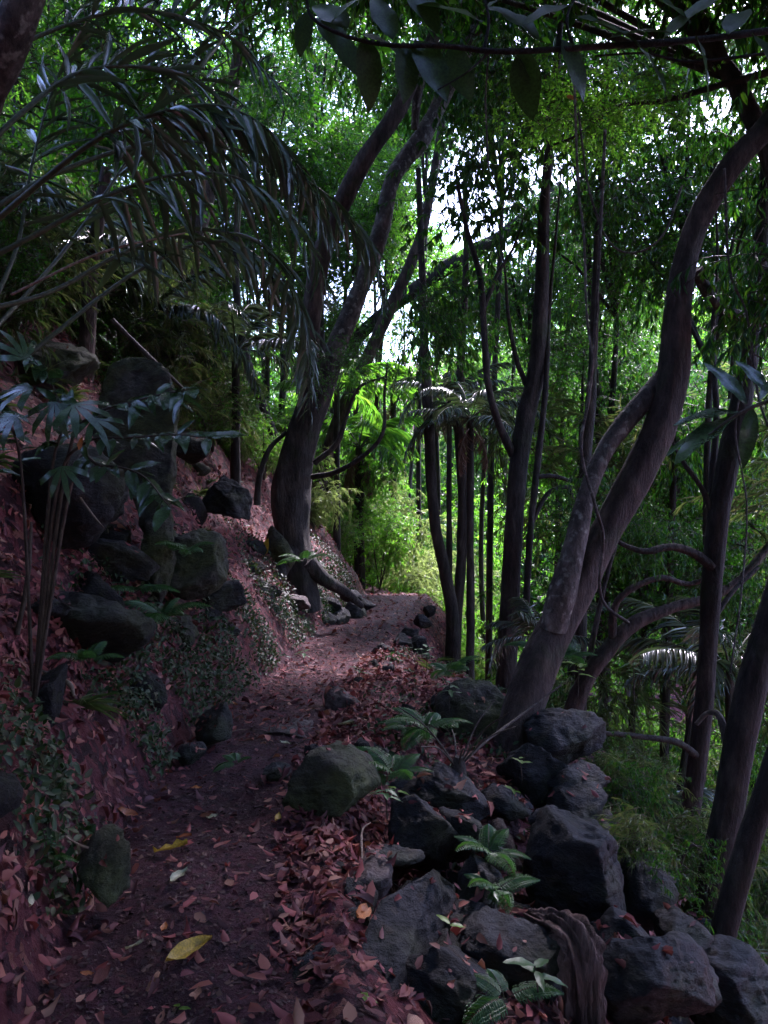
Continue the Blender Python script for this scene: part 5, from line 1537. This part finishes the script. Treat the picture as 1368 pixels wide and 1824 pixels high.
SPECIAL = [  # px, py, length px, yaw, kind, label
    (305, 1523, 52, .05, 'yellow_leaf', 'pale yellow leaf lying in the middle of the path'),
    (335, 1706, 82, .75, 'yellow_leaf', 'long mottled yellow leaf on the path near the camera'),
    (318, 1575, 38, 1.1, 'pale_leaf', 'grey-green leaf below the pale yellow leaf on the path'),
    (240, 1698, 28, .6, 'pale_leaf', 'small pale green leaf on the path left of the long yellow leaf'),
    (291, 1664, 24, 1.7, 'orange_leaf', 'small orange leaf on the path between the yellow leaves'),
    (493, 1466, 24, 1.5, 'yellow_leaf', 'bright yellow leaf in front of the green-brown boulder'),
    (349, 1412, 18, .3, 'orange_leaf', 'small ochre leaf in the middle of the path'),
    (225, 1456, 36, .2, 'orange_leaf', 'orange leaf at the left edge of the path'),
    (328, 1500, 24, .1, 'orange_leaf', 'orange-brown leaf just behind the pale yellow leaf'),
    (618, 1297, 36, -.6, 'pale_leaf', 'whitish leaf at the right path edge above the boulder'),
    (603, 1360, 18, .1, 'pale_leaf', 'small whitish leaf on the rock behind the boulder'),
    (692, 1618, 22, .4, 'orange_leaf', 'orange leaf on the pointed slab'),
    (696, 1622, 24, .1, 'pale_leaf', 'grey-white leaf on the pointed slab'),
    (656, 1522, 34, .5, 'orange_leaf', 'salmon leaf on the thin dark flake of rock'),
    (645, 1640, 60, 1.0, 'orange_leaf', 'large rust leaf propped against the pointed slab'),
    (52, 1622, 24, -.8, 'pale_leaf', 'pale green leaf at the foot of the left bank'),
    (138, 1672, 30, .2, 'dead_single', 'pinkish leaf at the left edge of the path near the camera'),
    (155, 1748, 20, .2, 'orange_leaf', 'small tan leaf at the lower left of the path'),
    (265, 1217, 26, .1, 'orange_leaf', 'ochre leaf on the left bank below the fern'),
    (280, 1160, 20, -1.2, 'yellow_leaf', 'narrow yellow leaf hanging on the left bank'),
    (475, 975, 34, 1.5, 'yellow_leaf', 'yellow leaf upright beside the big tree base'),
    (145, 790, 24, .2, 'orange_leaf', 'orange leaf on the glossy shrub'),
    (412, 1258, 20, .5, 'orange_leaf', 'golden leaf at the left edge of the far path'),
    (420, 1352, 22, 0, 'pale_leaf', 'pale leaf on the path beside the low dark rock'),
    (585, 1495, 60, 1.3, 'dead_single', 'large rust-brown leaf right of the boulder foot'),
    (378, 1465, 20, .6, 'pale_leaf', 'greenish leaf in the middle of the path'),
    (508, 1330, 18, .1, 'pale_leaf', 'pale small leaf beside the sunken slab'),
    (1113, 1690, 22, -.4, 'pale_leaf', 'white leaf beside the dead wood'),
]
for i, (px, py, L, yaw, mat, lab) in enumerate(SPECIAL):
    if py < 1000:
        D = 9.3 if px > 400 else 3.1
        p = pt(px, py, D)
        o = link('fallen_leaf', fallen_mesh(950 + i, mat, .36, .4), matrix=basis(p, Vector((.3, 0, 1)), Vector((0, -1, .3)), L * D / F_PX))
    else:
        # walk the sight line down to the ground
        D = 2.0
        while D < 12:
            p = pt(px, py, D)
            if p.z < tz(p.x, p.y) + .01:
                break
            D += .02
        ms = fallen_mesh(950 + i, mat, .42 if mat != 'yellow_leaf' else .34, .45)
        o = lay(ms, p.x, p.y, L * D / F_PX * 1.15, yaw, .03, .12)
    tag(o, lab, 'leaf')

cnt = 0
while cnt < 270:
    y = 2.0 + 4.6 * random.random() ** 1.3
    x = path_x(y) + random.gauss(.15, .75)
    if abs(x) > y * .5 + .15 or random.random() > float(litter_density(np.array([x]), np.array([y]))[0]):
        continue
    L = random.uniform(.04, .085)
    o = lay(random.choice(DEADM), x, y, L, random.uniform(0, 6.28), .02, .35)
    u = x - path_x(y)
    lab = ('dry brown leaf fallen on the near path' if abs(u) < path_hw(y) else 'dry brown leaf fallen on the left bank' if u < 0 else 'dry red-brown leaf fallen among the rocks right of the path')
    tag(o, lab, 'leaf', lab.replace('dry', 'dry leaves,'))
    cnt += 1
print('TRIS', sum(len(m.loops) - 2 * len(m.polygons) for m in bpy.data.meshes), 'OBJ', len(bpy.data.objects))
